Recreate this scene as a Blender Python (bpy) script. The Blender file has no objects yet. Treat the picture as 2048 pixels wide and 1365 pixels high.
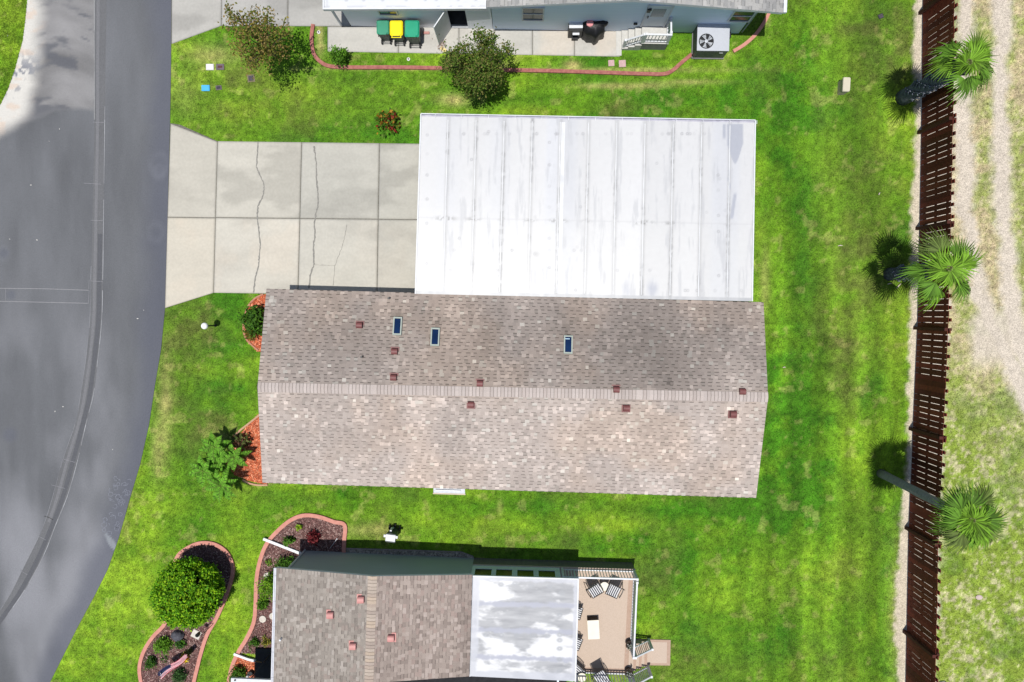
import bpy, bmesh, math, random
import numpy as np
from mathutils import Vector, Matrix
R = math.radians
random.seed(7); rng = np.random.default_rng(7)
C = bpy.data.collections.new('place'); bpy.context.scene.collection.children.link(C)
sc = bpy.context.scene

# ---------------- camera ----------------
CAMH = 32.0; F = 1400.0
cd = bpy.data.cameras.new('camera'); cam = bpy.data.objects.new('camera', cd); C.objects.link(cam)
cd.sensor_width = 36; cd.lens = 36*F/2048; cd.clip_end = 2000; cd.clip_start = 0.5
RX, RY = -math.atan(57.5/F), math.atan(24/F)
cam.rotation_euler = (RX, RY, 0); cam.location = (0, 0, CAMH)
sc.camera = cam
RM = cam.rotation_euler.to_matrix()
def P(x, y, h=0.0):
    """a point seen at photo pixel x,y and standing h metres above the ground"""
    d = RM @ Vector(((x-1024)/F, -(y-682.5)/F, -1.0))
    t = (h-CAMH)/d.z
    return Vector((d.x*t, d.y*t, h))
RMi = np.array(RM.transposed())
def proj(X, Y):
    v = np.stack([X, Y, np.full_like(X, -CAMH)])
    c = np.tensordot(RMi, v, axes=1)
    return 1024+F*c[0]/-c[2], 682.5-F*c[1]/-c[2]

# ---------------- light ----------------
W = bpy.data.worlds.new('World'); sc.world = W; W.use_nodes = True
# shadows fall (+.07,+.105) m per metre of height
sd = Vector((-0.07, -0.105, 1)).normalized()
elev = math.asin(sd.z); az = math.atan2(sd.x, sd.y)
nt = W.node_tree; bg = nt.nodes['Background']
sky = nt.nodes.new('ShaderNodeTexSky'); sky.sky_type = 'NISHITA'; sky.sun_disc = False
sky.sun_elevation = elev; sky.sun_rotation = az
nt.links.new(sky.outputs[0], bg.inputs[0]); bg.inputs[1].default_value = 0.09
sl = bpy.data.lights.new('sun', 'SUN'); so = bpy.data.objects.new('sun', sl); C.objects.link(so)
sl.energy = 4.4; sl.angle = R(0.5); sl.color = (1, .97, .92)
so.rotation_euler = sd.to_track_quat('Z', 'Y').to_euler()
so.location = (0, -5, 40)
sc.view_settings.view_transform = 'Standard'; sc.view_settings.look = 'None'
sc.view_settings.exposure = 0.14; sc.view_settings.gamma = 1
try: sc.cycles.max_bounces = 6
except Exception: pass

# ---------------- noise ----------------
def vnoise(x, y, seed=0):
    r = np.random.default_rng(seed).random((256, 256))
    xi = np.floor(x).astype(int); yi = np.floor(y).astype(int)
    fx = x-xi; fy = y-yi
    fx = fx*fx*(3-2*fx); fy = fy*fy*(3-2*fy)
    g = lambda a, b: r[a % 256, b % 256]
    return (g(xi, yi)*(1-fx)+g(xi+1, yi)*fx)*(1-fy)+(g(xi, yi+1)*(1-fx)+g(xi+1, yi+1)*fx)*fy
def fbm(x, y, size, oct=4, seed=0):
    s = 0; a = 1; t = 0
    for o in range(oct):
        s = s+a*vnoise(x/size+o*17.3, y/size-o*9.1, seed+o); t += a; a *= .55; size *= .5
    return s/t
def sstep(a, b, x):
    t = np.clip((x-a)/(b-a), 0, 1); return t*t*(3-2*t)
def mix(a, b, t):
    return a*(1-t[..., None])+np.asarray(b)*t[..., None]

# ---------------- materials ----------------
MATS = {}
def pm(name, c1, c2=None, scale=6, rough=.8, bump=0, detail=5, metal=0, spec=.3, stretch=(1,1,1), bscale=None, emit=None, cc=0):
    if name in MATS: return MATS[name]
    m = bpy.data.materials.new(name); m.use_nodes = True; N = m.node_tree; b = N.nodes['Principled BSDF']
    b.inputs['Roughness'].default_value = rough; b.inputs['Metallic'].default_value = metal
    b.inputs['Specular IOR Level'].default_value = spec
    if cc: b.inputs['Coat Weight'].default_value = cc
    if c2 is None: c2 = [v*.8 for v in c1]
    tc = N.nodes.new('ShaderNodeTexCoord'); mp = N.nodes.new('ShaderNodeMapping'); mp.inputs['Scale'].default_value = stretch
    N.links.new(tc.outputs['Object'], mp.inputs[0])
    n = N.nodes.new('ShaderNodeTexNoise'); n.inputs['Scale'].default_value = scale; n.inputs['Detail'].default_value = detail
    N.links.new(mp.outputs[0], n.inputs[0])
    r = N.nodes.new('ShaderNodeValToRGB'); r.color_ramp.elements[0].position = .32; r.color_ramp.elements[1].position = .68
    r.color_ramp.elements[0].color = (*c2, 1); r.color_ramp.elements[1].color = (*c1, 1)
    N.links.new(n.outputs[0], r.inputs[0]); N.links.new(r.outputs[0], b.inputs['Base Color'])
    if bump:
        n2 = N.nodes.new('ShaderNodeTexNoise'); n2.inputs['Scale'].default_value = bscale or scale*4; n2.inputs['Detail'].default_value = 4
        N.links.new(mp.outputs[0], n2.inputs[0])
        bp = N.nodes.new('ShaderNodeBump'); bp.inputs['Strength'].default_value = bump; bp.inputs['Distance'].default_value = .02
        N.links.new(n2.outputs[0], bp.inputs['Height']); N.links.new(bp.outputs[0], b.inputs['Normal'])
    MATS[name] = m; return m
def am(name, scale=20, amt=.25, rough=.85, bump=.3, bscale=60, spec=.2, transl=0, detail=6):
    """colour comes from the mesh's own Col attribute, times fine noise"""
    if name in MATS: return MATS[name]
    m = bpy.data.materials.new(name); m.use_nodes = True; N = m.node_tree; b = N.nodes['Principled BSDF']
    b.inputs['Roughness'].default_value = rough; b.inputs['Specular IOR Level'].default_value = spec
    a = N.nodes.new('ShaderNodeAttribute'); a.attribute_name = 'Col'
    tc = N.nodes.new('ShaderNodeTexCoord')
    n = N.nodes.new('ShaderNodeTexNoise'); n.inputs['Scale'].default_value = scale; n.inputs['Detail'].default_value = detail
    N.links.new(tc.outputs['Object'], n.inputs[0])
    mr = N.nodes.new('ShaderNodeMapRange'); mr.inputs[1].default_value = .3; mr.inputs[2].default_value = .7
    mr.inputs[3].default_value = 1-amt; mr.inputs[4].default_value = 1+amt
    N.links.new(n.outputs[0], mr.inputs[0])
    vm = N.nodes.new('ShaderNodeVectorMath'); vm.operation = 'SCALE'
    N.links.new(a.outputs['Color'], vm.inputs[0]); N.links.new(mr.outputs[0], vm.inputs['Scale'])
    N.links.new(vm.outputs[0], b.inputs['Base Color'])
    if bump:
        n2 = N.nodes.new('ShaderNodeTexNoise'); n2.inputs['Scale'].default_value = bscale; n2.inputs['Detail'].default_value = 4
        N.links.new(tc.outputs['Object'], n2.inputs[0])
        bp = N.nodes.new('ShaderNodeBump'); bp.inputs['Strength'].default_value = bump; bp.inputs['Distance'].default_value = .02
        N.links.new(n2.outputs[0], bp.inputs['Height']); N.links.new(bp.outputs[0], b.inputs['Normal'])
    if transl:
        out = N.nodes['Material Output']; t = N.nodes.new('ShaderNodeBsdfTranslucent'); mx = N.nodes.new('ShaderNodeMixShader')
        mx.inputs[0].default_value = transl
        N.links.new(vm.outputs[0], t.inputs[0]); N.links.new(b.outputs[0], mx.inputs[1]); N.links.new(t.outputs[0], mx.inputs[2])
        N.links.new(mx.outputs[0], out.inputs[0])
    MATS[name] = m; return m
def glass(name='window glass', col=(.02,.05,.08)):
    if name in MATS: return MATS[name]
    m = pm(name, col, [c*.6 for c in col], scale=2, rough=.06, spec=.6); return m

WHITE = pm('white paint', (.60,.61,.63), (.53,.54,.56), 5, .45)
WHITE2 = pm('white aluminium', (.56,.57,.60), (.46,.48,.51), 9, .4, spec=.5)
BLACKP = pm('black plastic', (.018,.018,.02), (.01,.01,.011), 8, .45)
DARKM = pm('dark bronze metal', (.035,.03,.028), (.02,.018,.016), 8, .5, spec=.5)
BLACKM = pm('black steel', (.012,.012,.013), (.02,.02,.02), 8, .45, spec=.5)
LEAF = am('leaf', 3, .15, .65, 0, spec=.12, transl=.3)
BARK = pm('bark', (.22,.17,.12), (.11,.085,.06), 14, .9, .8, stretch=(1,1,.3))

# ---------------- mesh building ----------------
class MB:
    def __init__(s): s.v = []; s.f = []; s.c = []; s.col = None
    def add(s, vs, fs, col=None):
        o = len(s.v); s.v += [tuple(p) for p in vs]; s.f += [tuple(i+o for i in f) for f in fs]
        s.c += [col or (1,1,1)]*len(vs)
        if col: s.col = True
        return s
    def box(s, c, size, rz=0, rx=0, ry=0, col=None, bev=0):
        M = Matrix.Translation(c) @ Matrix.Rotation(rz,4,'Z') @ Matrix.Rotation(ry,4,'Y') @ Matrix.Rotation(rx,4,'X')
        hx, hy, hz = [k/2 for k in size]
        if bev:
            bm = bmesh.new(); bmesh.ops.create_cube(bm, size=1); bmesh.ops.scale(bm, vec=size, verts=bm.verts)
            bmesh.ops.bevel(bm, geom=bm.edges[:]+bm.verts[:], offset=bev, segments=2, affect='EDGES', profile=.5)
            bm.verts.index_update(); vs = [M @ v.co for v in bm.verts]; fs = [[v.index for v in f.verts] for f in bm.faces]; bm.free()
            return s.add(vs, fs, col)
        vs = [M @ Vector((x,y,z)) for z in (-hz,hz) for x, y in ((-hx,-hy),(hx,-hy),(hx,hy),(-hx,hy))]
        return s.add(vs, [(3,2,1,0),(4,5,6,7),(0,1,5,4),(1,2,6,5),(2,3,7,6),(3,0,4,7)], col)
    def beam(s, a, b, w, h, col=None):
        """box from a to b, w wide (level) and h deep"""
        a = Vector(a); b = Vector(b); d = (b-a).normalized()
        up = Vector((0,0,1)) if abs(d.z) < .95 else Vector((0,1,0))
        x = d.cross(up).normalized(); z = x.cross(d)
        vs = [p+x*i*w/2+z*j*h/2 for p in (a,b) for i,j in ((-1,-1),(1,-1),(1,1),(-1,1))]
        return s.add(vs, [(0,1,2,3),(7,6,5,4),(4,5,1,0),(5,6,2,1),(6,7,3,2),(7,4,0,3)], col)
    def prism(s, poly, z0, z1, col=None):
        n = len(poly)
        ar = sum(poly[i][0]*poly[(i+1)%n][1]-poly[(i+1)%n][0]*poly[i][1] for i in range(n))
        if ar < 0: poly = poly[::-1]
        vs = [(p[0],p[1],z0) for p in poly]+[(p[0],p[1],z1) for p in poly]
        fs = [tuple(range(n-1,-1,-1)), tuple(range(n,2*n))]+[(i,(i+1)%n,n+(i+1)%n,n+i) for i in range(n)]
        return s.add(vs, fs, col)
    def tube(s, path, rad, n=8, col=None, cap=True):
        path = [Vector(p) for p in path]
        if not hasattr(rad, '__len__'): rad = [rad]*len(path)
        vs = []; fs = []; px = None
        for i, p in enumerate(path):
            d = (path[min(i+1,len(path)-1)]-path[max(i-1,0)]).normalized()
            if px is None:
                px = d.cross(Vector((0,0,1)) if abs(d.z) < .9 else Vector((1,0,0))).normalized()
            px = (px-d*px.dot(d)).normalized(); py = d.cross(px)
            for k in range(n):
                a = 2*math.pi*k/n; vs.append(p+(px*math.cos(a)+py*math.sin(a))*rad[i])
        for i in range(len(path)-1):
            for k in range(n):
                fs.append((i*n+k, i*n+(k+1)%n, (i+1)*n+(k+1)%n, (i+1)*n+k))
        if cap: fs += [tuple(range(n-1,-1,-1)), tuple((len(path)-1)*n+k for k in range(n))]
        return s.add(vs, fs, col)
    def lathe(s, c, prof, n=20, col=None, sx=1, sy=1):
        c = Vector(c); vs = []; fs = []
        for r, z in prof:
            for k in range(n):
                a = 2*math.pi*k/n; vs.append(c+Vector((r*sx*math.cos(a), r*sy*math.sin(a), z)))
        for i in range(len(prof)-1):
            for k in range(n):
                fs.append((i*n+k, i*n+(k+1)%n, (i+1)*n+(k+1)%n, (i+1)*n+k))
        fs += [tuple(range(n-1,-1,-1)), tuple((len(prof)-1)*n+k for k in range(n))]
        return s.add(vs, fs, col)
def link(name, me, m, parent=None):
    o = bpy.data.objects.new(name, me); C.objects.link(o)
    if m: me.materials.append(m)
    if parent is not None: o.parent = parent
    return o
def obj(name, mb, m, parent=None, world=True, smooth=False):
    """one mesh object; vertices given in world metres unless world=False"""
    off = Vector((0,0,0))
    if world and parent is not None:
        p = parent
        while p is not None: off += p.location; p = p.parent
    elif world and parent is None and mb.v:
        a = np.array(mb.v); off = Vector((float(a[:,0].mean()), float(a[:,1].mean()), float(a[:,2].min())))
    vs = [(v[0]-off.x, v[1]-off.y, v[2]-off.z) for v in mb.v] if world else mb.v
    me = bpy.data.meshes.new(name); me.from_pydata(vs, [], mb.f)
    if mb.col:
        ca = me.color_attributes.new('Col', 'FLOAT_COLOR', 'POINT')
        a = np.ones((len(vs),4), np.float32); a[:,:3] = np.array(mb.c); ca.data.foreach_set('color', a.ravel())
    if smooth: me.polygons.foreach_set('use_smooth', [True]*len(me.polygons))
    me.update()
    o = link(name, me, m, parent)
    if world and parent is None: o.location = off
    return o
def npobj(name, V, Fq, Cc, m, parent=None, n=None):
    """numpy mesh: V (k,3), faces (q,n), colours (k,3)"""
    me = bpy.data.meshes.new(name); k = len(V); q, n = Fq.shape
    off = np.zeros(3); loc = None
    if parent is not None:
        p = parent
        while p is not None: off += np.array(p.location); p = p.parent
    me.vertices.add(k); me.vertices.foreach_set('co', (V-off).astype(np.float32).ravel())
    me.loops.add(q*n); me.loops.foreach_set('vertex_index', Fq.astype(np.int32).ravel())
    me.polygons.add(q); me.polygons.foreach_set('loop_start', np.arange(0,q*n,n,dtype=np.int32))
    me.polygons.foreach_set('loop_total', np.full(q,n,np.int32))
    me.update(calc_edges=True)
    if Cc is not None:
        ca = me.color_attributes.new('Col', 'FLOAT_COLOR', 'POINT')
        a = np.ones((k,4), np.float32); a[:,:3] = Cc; ca.data.foreach_set('color', a.ravel())
    me.validate()
    return link(name, me, m, parent)
def tag(o, label, cat, group=None):
    o['label'] = label; o['category'] = cat
    if group: o['group'] = group
    return o
def thing(name, label, cat, loc=(0,0,0), rz=0, group=None):
    o = bpy.data.objects.new(name, None); C.objects.link(o); o.location = loc; o.rotation_euler = (0,0,rz)
    return tag(o, label, cat, group)
def struct(o, kind='structure'): o['kind'] = kind; return o
def dup(root, loc, rz=0, label=None, group=None, scale=None):
    def cp(o, par):
        c = o.copy(); C.objects.link(c)
        if par is not None: c.parent = par
        for ch in o.children: cp(ch, c)
        return c
    r = cp(root, None); r.location = loc; r.rotation_euler = (0,0,rz)
    if scale: r.scale = (scale,)*3
    if label: r['label'] = label
    if group: r['group'] = group
    return r
def pxy(pts, h=0): return [tuple(P(x,y,h))[:2] for x, y in pts]
def gridmesh(nx, ny, fn):
    """fn(u,v)-> X,Y,Z arrays"""
    u, v = np.meshgrid(np.linspace(0,1,nx+1), np.linspace(0,1,ny+1))
    X, Y, Z = fn(u, v)
    V = np.stack([X.ravel(), Y.ravel(), np.broadcast_to(Z, X.shape).ravel()], 1)
    i = np.arange((nx+1)*(ny+1)).reshape(ny+1, nx+1)
    Q = np.stack([i[:-1,:-1], i[:-1,1:], i[1:,1:], i[1:,:-1]], -1).reshape(-1,4)
    return V, Q
def upfix(V, Q):
    a = V[Q[0]]; nrm = np.cross(a[1]-a[0], a[2]-a[0])
    return Q[:, ::-1] if nrm[2] < 0 else Q
def inpoly(X, Y, poly):
    r = np.zeros(X.shape, bool); n = len(poly); j = n-1
    for i in range(n):
        xi, yi = poly[i][:2]; xj, yj = poly[j][:2]
        if yi != yj:
            c = ((yi > Y) != (yj > Y)) & (X < (xj-xi)*(Y-yi)/(yj-yi)+xi)
            r ^= c
        j = i
    return r
def interp_path(pts, n):
    p = np.array(pts, float); d = np.r_[0, np.cumsum(np.hypot(*np.diff(p, axis=0).T))]
    t = np.linspace(0, d[-1], n)
    return np.stack([np.interp(t, d, p[:,0]), np.interp(t, d, p[:,1])], 1)
def smooth_path(pts, n=6, closed=False):
    out = []; m = len(pts)
    rngi = range(m if closed else m-1)
    for i in rngi:
        g = (lambda k: pts[k % m]) if closed else (lambda k: pts[max(0, min(m-1, k))])
        p0, p1, p2, p3 = [np.array(g(i+k), float) for k in (-1,0,1,2)]
        for t in np.arange(n)/n:
            out.append(tuple(.5*((2*p1)+(-p0+p2)*t+(2*p0-5*p1+4*p2-p3)*t*t+(-p0+3*p1-3*p2+p3)*t**3)))
    if not closed: out.append(tuple(pts[-1]))
    return out

# ================= SETTING =================
FENCE_Y = [-400, 0, 290, 500, 640, 800, 900, 1000, 1200, 1365, 1800]
FENCE_X = [1856, 1843, 1840, 1836, 1833, 1826, 1821, 1816, 1812, 1809, 1800]
ROAD_R = [(350,-500),(343,0),(342,130),(340,250),(336,400),(332,560),(330,617),(322,700),(310,770),(298,850),(280,930),(262,990),(238,1075),(215,1140),(190,1190),(155,1255),(120,1325),(100,1365),(50,1450),(-60,1620),(-200,1800)]
DRIVE = [(341,247),(360,250),(435,283),(840,288),(1490,300),(1482,592),(536,588),(428,586),(330,617)]
DRIVE2 = [(343,88),(440,52),(720,53),(720,-300),(345,-300)]
WALK2 = [(655,54),(655,103),(1236,113),(1240,50),(720,48)]
# garden beds
BED_RED1 = [(536,588),(522,590),(505,600),(493,618),(487,640),(486,662),(494,682),(515,703),(560,710),(590,650),(590,588)]
BED_RED2 = [(600,790),(520,826),(498,848),(470,880),(455,905),(452,925),(470,950),(500,962),(527,968),(600,960)]
BED_ISLE = smooth_path([(372,1098),(400,1086),(430,1088),(455,1105),(467,1135),(462,1165),(450,1200),(434,1236),(415,1270),(402,1310),(392,1350),(378,1400),(340,1430),(295,1400),(283,1360),(281,1330),(290,1300),(308,1272),(332,1245),(345,1200),(345,1150),(355,1115)], 4, True)
BED_MAIN = smooth_path([(690,1048),(660,1041),(630,1031),(600,1032),(575,1045),(550,1068),(530,1095),(519,1130),(513,1170),(512,1215),(507,1250),(492,1280),(476,1306)], 4)
BED_MAIN_P = BED_MAIN+[(560,1310),(640,1310),(640,1120),(690,1110)]
BED_PORCH = [(474,1308),(465,1335),(457,1370),(455,1400),(560,1400),(560,1322),(512,1322)]
w = lambda pts, h=0: [tuple(P(x,y,h))[:2] for x, y in pts]
wDRIVE, wDRIVE2, wWALK2 = w(DRIVE), w(DRIVE2), w(WALK2)
wBEDS = [w(BED_RED1), w(BED_RED2), w(BED_ISLE), w(BED_MAIN_P), w(BED_PORCH)]

BL = [ # photo px centre, radii, kind, strength
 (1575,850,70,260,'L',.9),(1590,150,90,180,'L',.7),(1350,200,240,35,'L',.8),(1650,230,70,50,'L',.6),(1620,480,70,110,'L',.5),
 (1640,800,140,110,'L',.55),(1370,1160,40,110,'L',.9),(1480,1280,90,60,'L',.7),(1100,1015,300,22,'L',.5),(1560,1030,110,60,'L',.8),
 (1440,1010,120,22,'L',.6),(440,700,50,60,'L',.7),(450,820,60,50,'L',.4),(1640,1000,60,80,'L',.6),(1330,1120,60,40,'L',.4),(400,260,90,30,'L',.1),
 (1600,1150,90,70,'Y',.6),(1700,1130,60,60,'Y',.9),(1730,1000,70,50,'Y',.5),(250,1080,60,120,'Y',.9),(200,1280,120,90,'Y',1),(310,1020,60,40,'Y',.8),
 (470,1100,60,120,'Y',.8),(450,1330,30,80,'Y',.8),(820,1045,170,30,'Y',.5),(800,1010,200,15,'Y',.3),(1760,640,60,120,'Y',.4),(20,60,50,120,'Y',1),
 (1420,1330,120,40,'O',.5),(1560,690,60,40,'Y',.3),(1700,860,60,80,'Y',.5),(1420,1180,40,60,'Y',.5),
 (1720,500,90,200,'O',.7),(1740,80,80,90,'O',.6),(380,680,60,60,'O',.8),(350,760,40,120,'O',.6),(400,880,80,80,'O',.4),(1690,730,40,90,'O',.6),(1660,1330,60,60,'O',.5),
 (600,200,240,60,'O',.35),(430,110,50,20,'D',.5),(370,180,30,40,'D',.2),(330,820,14,90,'D',.55),(315,900,12,50,'D',.5),(1480,185,180,14,'D',.0),
 (1250,172,90,6,'D',.7),(1380,164,60,5,'D',.6),(910,200,30,12,'D',.8),(1145,130,16,8,'D',.9),(1000,133,14,8,'D',.8),(1010,222,250,7,'Y',.7),
 (1530,560,10,60,'D',.45),(1250,210,50,14,'O',.5),(1020,195,120,16,'L',.6),(640,60,8,50,'D',.6),(820,138,200,3,'D',.5),(1250,140,200,5,'D',.5),
 (1800,1230,20,120,'D',.45),(1000,1015,6,16,'D',.3),(740,1062,60,14,'D',.4),(575,40,14,8,'D',.3)]
def lawn_col(X, Y):
    px, py = proj(X, Y)
    n1 = fbm(X, Y, 3.2, 4, 11); n2 = fbm(X, Y, .7, 4, 23); n3 = fbm(X, Y, .16, 3, 31)
    base = np.broadcast_to(np.array([.098,.205,.010]), X.shape+(3,)).copy()
    ns = fbm(X*1.9, Y*.55, 2.0, 4, 29)*sstep(1450,1540,px)+fbm(X*.6, Y*1.8, 1.6, 4, 28)*(1-sstep(1450,1540,px)); q_ = (n1+ns)*.5
    L = np.clip((q_-.50)*5.5, 0, 1); Yl = np.clip((.50-q_)*5.5, 0, 1); O = np.clip((fbm(X,Y,2.1,4,47)-.52)*3, 0, 1)*.7; D = np.clip((fbm(X,Y,.5,4,53)-.66)*4, 0, .22)
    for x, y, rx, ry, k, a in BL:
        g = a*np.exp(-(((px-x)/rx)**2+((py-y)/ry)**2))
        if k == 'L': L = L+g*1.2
        elif k == 'Y': Yl = Yl+g; L = L*(1-g*.7)
        elif k == 'O': O = O+g; L = L*(1-g*.6)
        else: D = D+g*(.4+1.1*n2)
    m = (n2-.5)*1.2
    base = mix(base, (.195,.315,.018), np.clip(Yl*(.75+m*2), 0, 1))
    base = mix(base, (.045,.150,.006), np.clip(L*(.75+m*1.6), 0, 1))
    base = mix(base, (.088,.112,.022), np.clip(O*(.7+m*1.5), 0, .9))
    base = mix(base, (.40,.34,.13), np.clip(D, 0, .85))
    # mowing stripes, faint, running along the back lawn
    st = .5+.5*np.sin(px/26+np.sin(py/150)*1.5)
    bk = sstep(1500, 1560, px)*(1-sstep(1780,1820,px))
    base *= (1+(st-.5)*.30*bk)[...,None]*(1+.17*np.sin(px/8.5+.5*np.sin(py/60.))*sstep(1300,1560,px)*(1-sstep(1780,1820,px))*sstep(300,700,py))[...,None]*(1+.12*np.sin(py/8.+1)*sstep(1500,1560,px)*(1-sstep(1680,1740,px))*sstep(600,680,py)*(1-sstep(840,880,py)))[...,None]
    # ---- beyond and along the fence: thin weedy grass, sand ruts
    fx = np.interp(py, FENCE_Y, FENCE_X)
    right = sstep(-2, 14, px-fx-6)
    nn = fbm(X, Y, .55, 5, 77)*.45+fbm(X, Y, .22, 4, 79)*.55; nf = fbm(X, Y, .11, 3, 78)
    weed = mix(np.broadcast_to(np.array([.19,.26,.035]), X.shape+(3,)), (.40,.38,.21), np.clip((nn-.50)*5.5+(nf-.5)*3.0, 0, 1))
    weed = mix(weed, (.11,.19,.02), np.clip((fbm(X,Y,1.3,4,91)-.55)*5, 0, .8))
    tan = sstep(.42,.62, fbm(X, Y, 1.6, 4, 95)); upper = 1-sstep(560, 900, py-(px-1900)*1.2)
    weed = mix(weed, (.40,.335,.20), np.clip(tan*1.2+.35,0,1)*upper*(.45+.9*nf))
    wob = (fbm(X, Y, .8, 5, 61)-.5)*30
    r1 = np.interp(py, [-400,0,200,420,560,650,750,900], [1930,1932,1926,1932,1950,1985,2030,2100])
    r2 = np.interp(py, [-400,0,200,420,560,680,800,900], [2003,2003,2000,2006,2018,2034,2075,2140])
    hw = 13+9*vnoise(py/90,py*0+.3,5)
    d = np.minimum(np.abs(px-r1+wob), np.abs(px-r2+wob*.8))
    rut = 1-sstep(hw-10, hw+12, d+(nf-.5)*14)
    rut = np.maximum(rut, sstep(600,640,py)*(1-sstep(700,760,py))*(1-sstep(40,70,np.abs(px-2000+wob)))*.9)
    sandc = np.broadcast_to(np.array([.455,.40,.33]), X.shape+(3,))*(.90+.14*nf+.10*fbm(X,Y,1.,3,99))[...,None]
    weed = weed*(1-rut[...,None])+sandc*rut[...,None]
    back = sstep(-2,4,px-fx-4)*(1-sstep(56,70,px-fx+(fbm(X,Y,.4,3,68)-.5)*26))
    weed = weed*(1-back[...,None])+np.array([.50,.455,.38])*(.85+.3*nf)[...,None]*back[...,None]; rut = np.maximum(rut, back)
    base = base*(1-right[...,None])+weed*right[...,None]
    # sand strip at the foot of the fence
    ww = np.interp(py, [0,250,450,700,950,1100,1200,1365], [16,10,15,13,8,16,24,14])
    dl = fx-px
    strip = (1-sstep(ww-7, ww+5, dl+(fbm(X,Y,.3,3,66)-.5)*20))*sstep(-24,-12,dl+0*X)
    base = base*(1-strip[...,None])+np.array([.46,.40,.31])*(.85+.3*nf)[...,None]*strip[...,None]
    sand = np.maximum(rut*right, strip)
    bare = np.clip(D*.7+right*np.clip((nn-.5)*4,0,.8), 0, 1)
    ng_ = fbm(X, Y, .22, 3, 37)
    base *= ((.50+1.0*n3)*(.80+.40*ng_)*np.where(sand>.3,1.,1.)*1.0)[...,None]**(1-.7*np.clip(sand,0,1))[...,None]
    return base, sand, bare

a0 = P(-420,-330); a1 = P(2500,1700)
V, Q = gridmesh(900, 620, lambda u, v: (a0.x+(a1.x-a0.x)*u, a0.y+(a1.y-a0.y)*v, 0*u))
V[:,2] = -.004+.012*(fbm(V[:,0],V[:,1],1.5,2,3)-.5)-.012
lc, sand, bare = lawn_col(V[:,0].copy(), V[:,1].copy())
Q = upfix(V, Q)
o = struct(npobj('lawn', V, Q, lc, am('lawn soil and thatch', 22, .35, .95, .7, 40)))
# the land beyond, one sheet out to the horizon
mb = MB(); mb.add([(-600,-600,-.08),(600,-600,-.08),(600,600,-.08),(-600,600,-.08)], [(0,1,2,3)])
struct(obj('ground', mb, pm('far grass', (.14,.20,.03), (.09,.15,.02), .4, .95, .4, bscale=20)))

# short mown blades over the lawn
HOLE = [wDRIVE, wDRIVE2, wWALK2]+wBEDS+[w([(x+4,y) for x,y in ROAD_R]+[(-900,1800),(-900,-500)]), w([(1243,40),(1340,40),(1340,114),(1243,114)]),
  w([(1381,60),(1450,60),(1450,116),(1381,116)]), w([(700,-400),(1480,-400),(1480,64),(700,64)]), w([(596,1096),(1160,1112),(1270,1120),(1262,1400),(596,1400)]),
  w([(600,590),(1450,605),(1440,935),(600,925)]), w([(1268,1277),(1341,1279),(1341,1330),(1268,1332)])]
def scatter(n, x0, x1, y0, y1):
    a = P(x0, y1); b = P(x1, y0)
    return rng.uniform(a.x, b.x, n), rng.uniform(a.y, b.y, n)
def blades(name, n, region, keep, hgt, wid, label=None):
    X, Y = scatter(n, *region)
    k = np.ones(n, bool)
    for h in HOLE: k &= ~inpoly(X, Y, h)
    c, sd_, br = lawn_col(X, Y)
    k &= rng.random(n) > np.clip(sd_*1.1+br*.8, 0, 1)
    X, Y, c = X[k], Y[k], c[k]; n = len(X)
    a = rng.uniform(0, 2*np.pi, n); h = rng.uniform(*hgt, n); wd = rng.uniform(*wid, n); ln = rng.uniform(.4, 1.5, n)*h
    dx, dy = np.cos(a), np.sin(a)
    V = np.zeros((n,3,3)); 
    V[:,0] = np.stack([X-dy*wd, Y+dx*wd, np.full(n,-.015)],1)
    V[:,1] = np.stack([X+dy*wd, Y-dx*wd, np.full(n,-.015)],1)
    V[:,2] = np.stack([X+dx*ln, Y+dy*ln, h-.01],1)
    t = rng.uniform(.4, 1.75, n)[:,None]; c = c*t
    dry = rng.random(n) < .08; c[dry] = c[dry]*.5+np.array([.34,.30,.12])*.6
    return npobj(name, V.reshape(-1,3), np.arange(n*3).reshape(-1,3), np.repeat(c,3,0), am('grass blade', 2, .1, .6, 0, spec=.25, transl=.3))
g = struct(blades('grass', 640000, (-60,2110,-50,1420), None, (.025,.06), (.006,.012)), 'stuff')

# road
L = [(x,y) for x,y in ROAD_R]
def road_fn(u, v):
    yy = v[:,0]; pts = interp_path(ROAD_R, len(yy))
    X = np.zeros_like(u); Y = np.zeros_like(u)
    for i,(x,y) in enumerate(pts):
        b = P(x, y); a = P(x-760, y+ (0))
        X[i] = a.x+(b.x-a.x)*u[i]; Y[i] = a.y+(b.y-a.y)*u[i]
    return X, Y, .004+0*u
V, Q = gridmesh(420, 640, road_fn); Q = upfix(V, Q)
X, Y = V[:,0].copy(), V[:,1].copy(); px, py = proj(X, Y)
edge = np.interp(py, [p[1] for p in ROAD_R], [p[0] for p in ROAD_R])-px
n1 = fbm(X, Y, 3, 4, 201); n2 = fbm(X*.35, Y, .9, 4, 202); n3 = fbm(X, Y*.4, 1.1, 4, 203)
col = np.broadcast_to(np.array([.102,.105,.112]), X.shape+(3,)).copy()
col *= (.58+.84*fbm(X*1.5, Y*.4, 2.4, 5, 219))[:,None]
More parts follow.
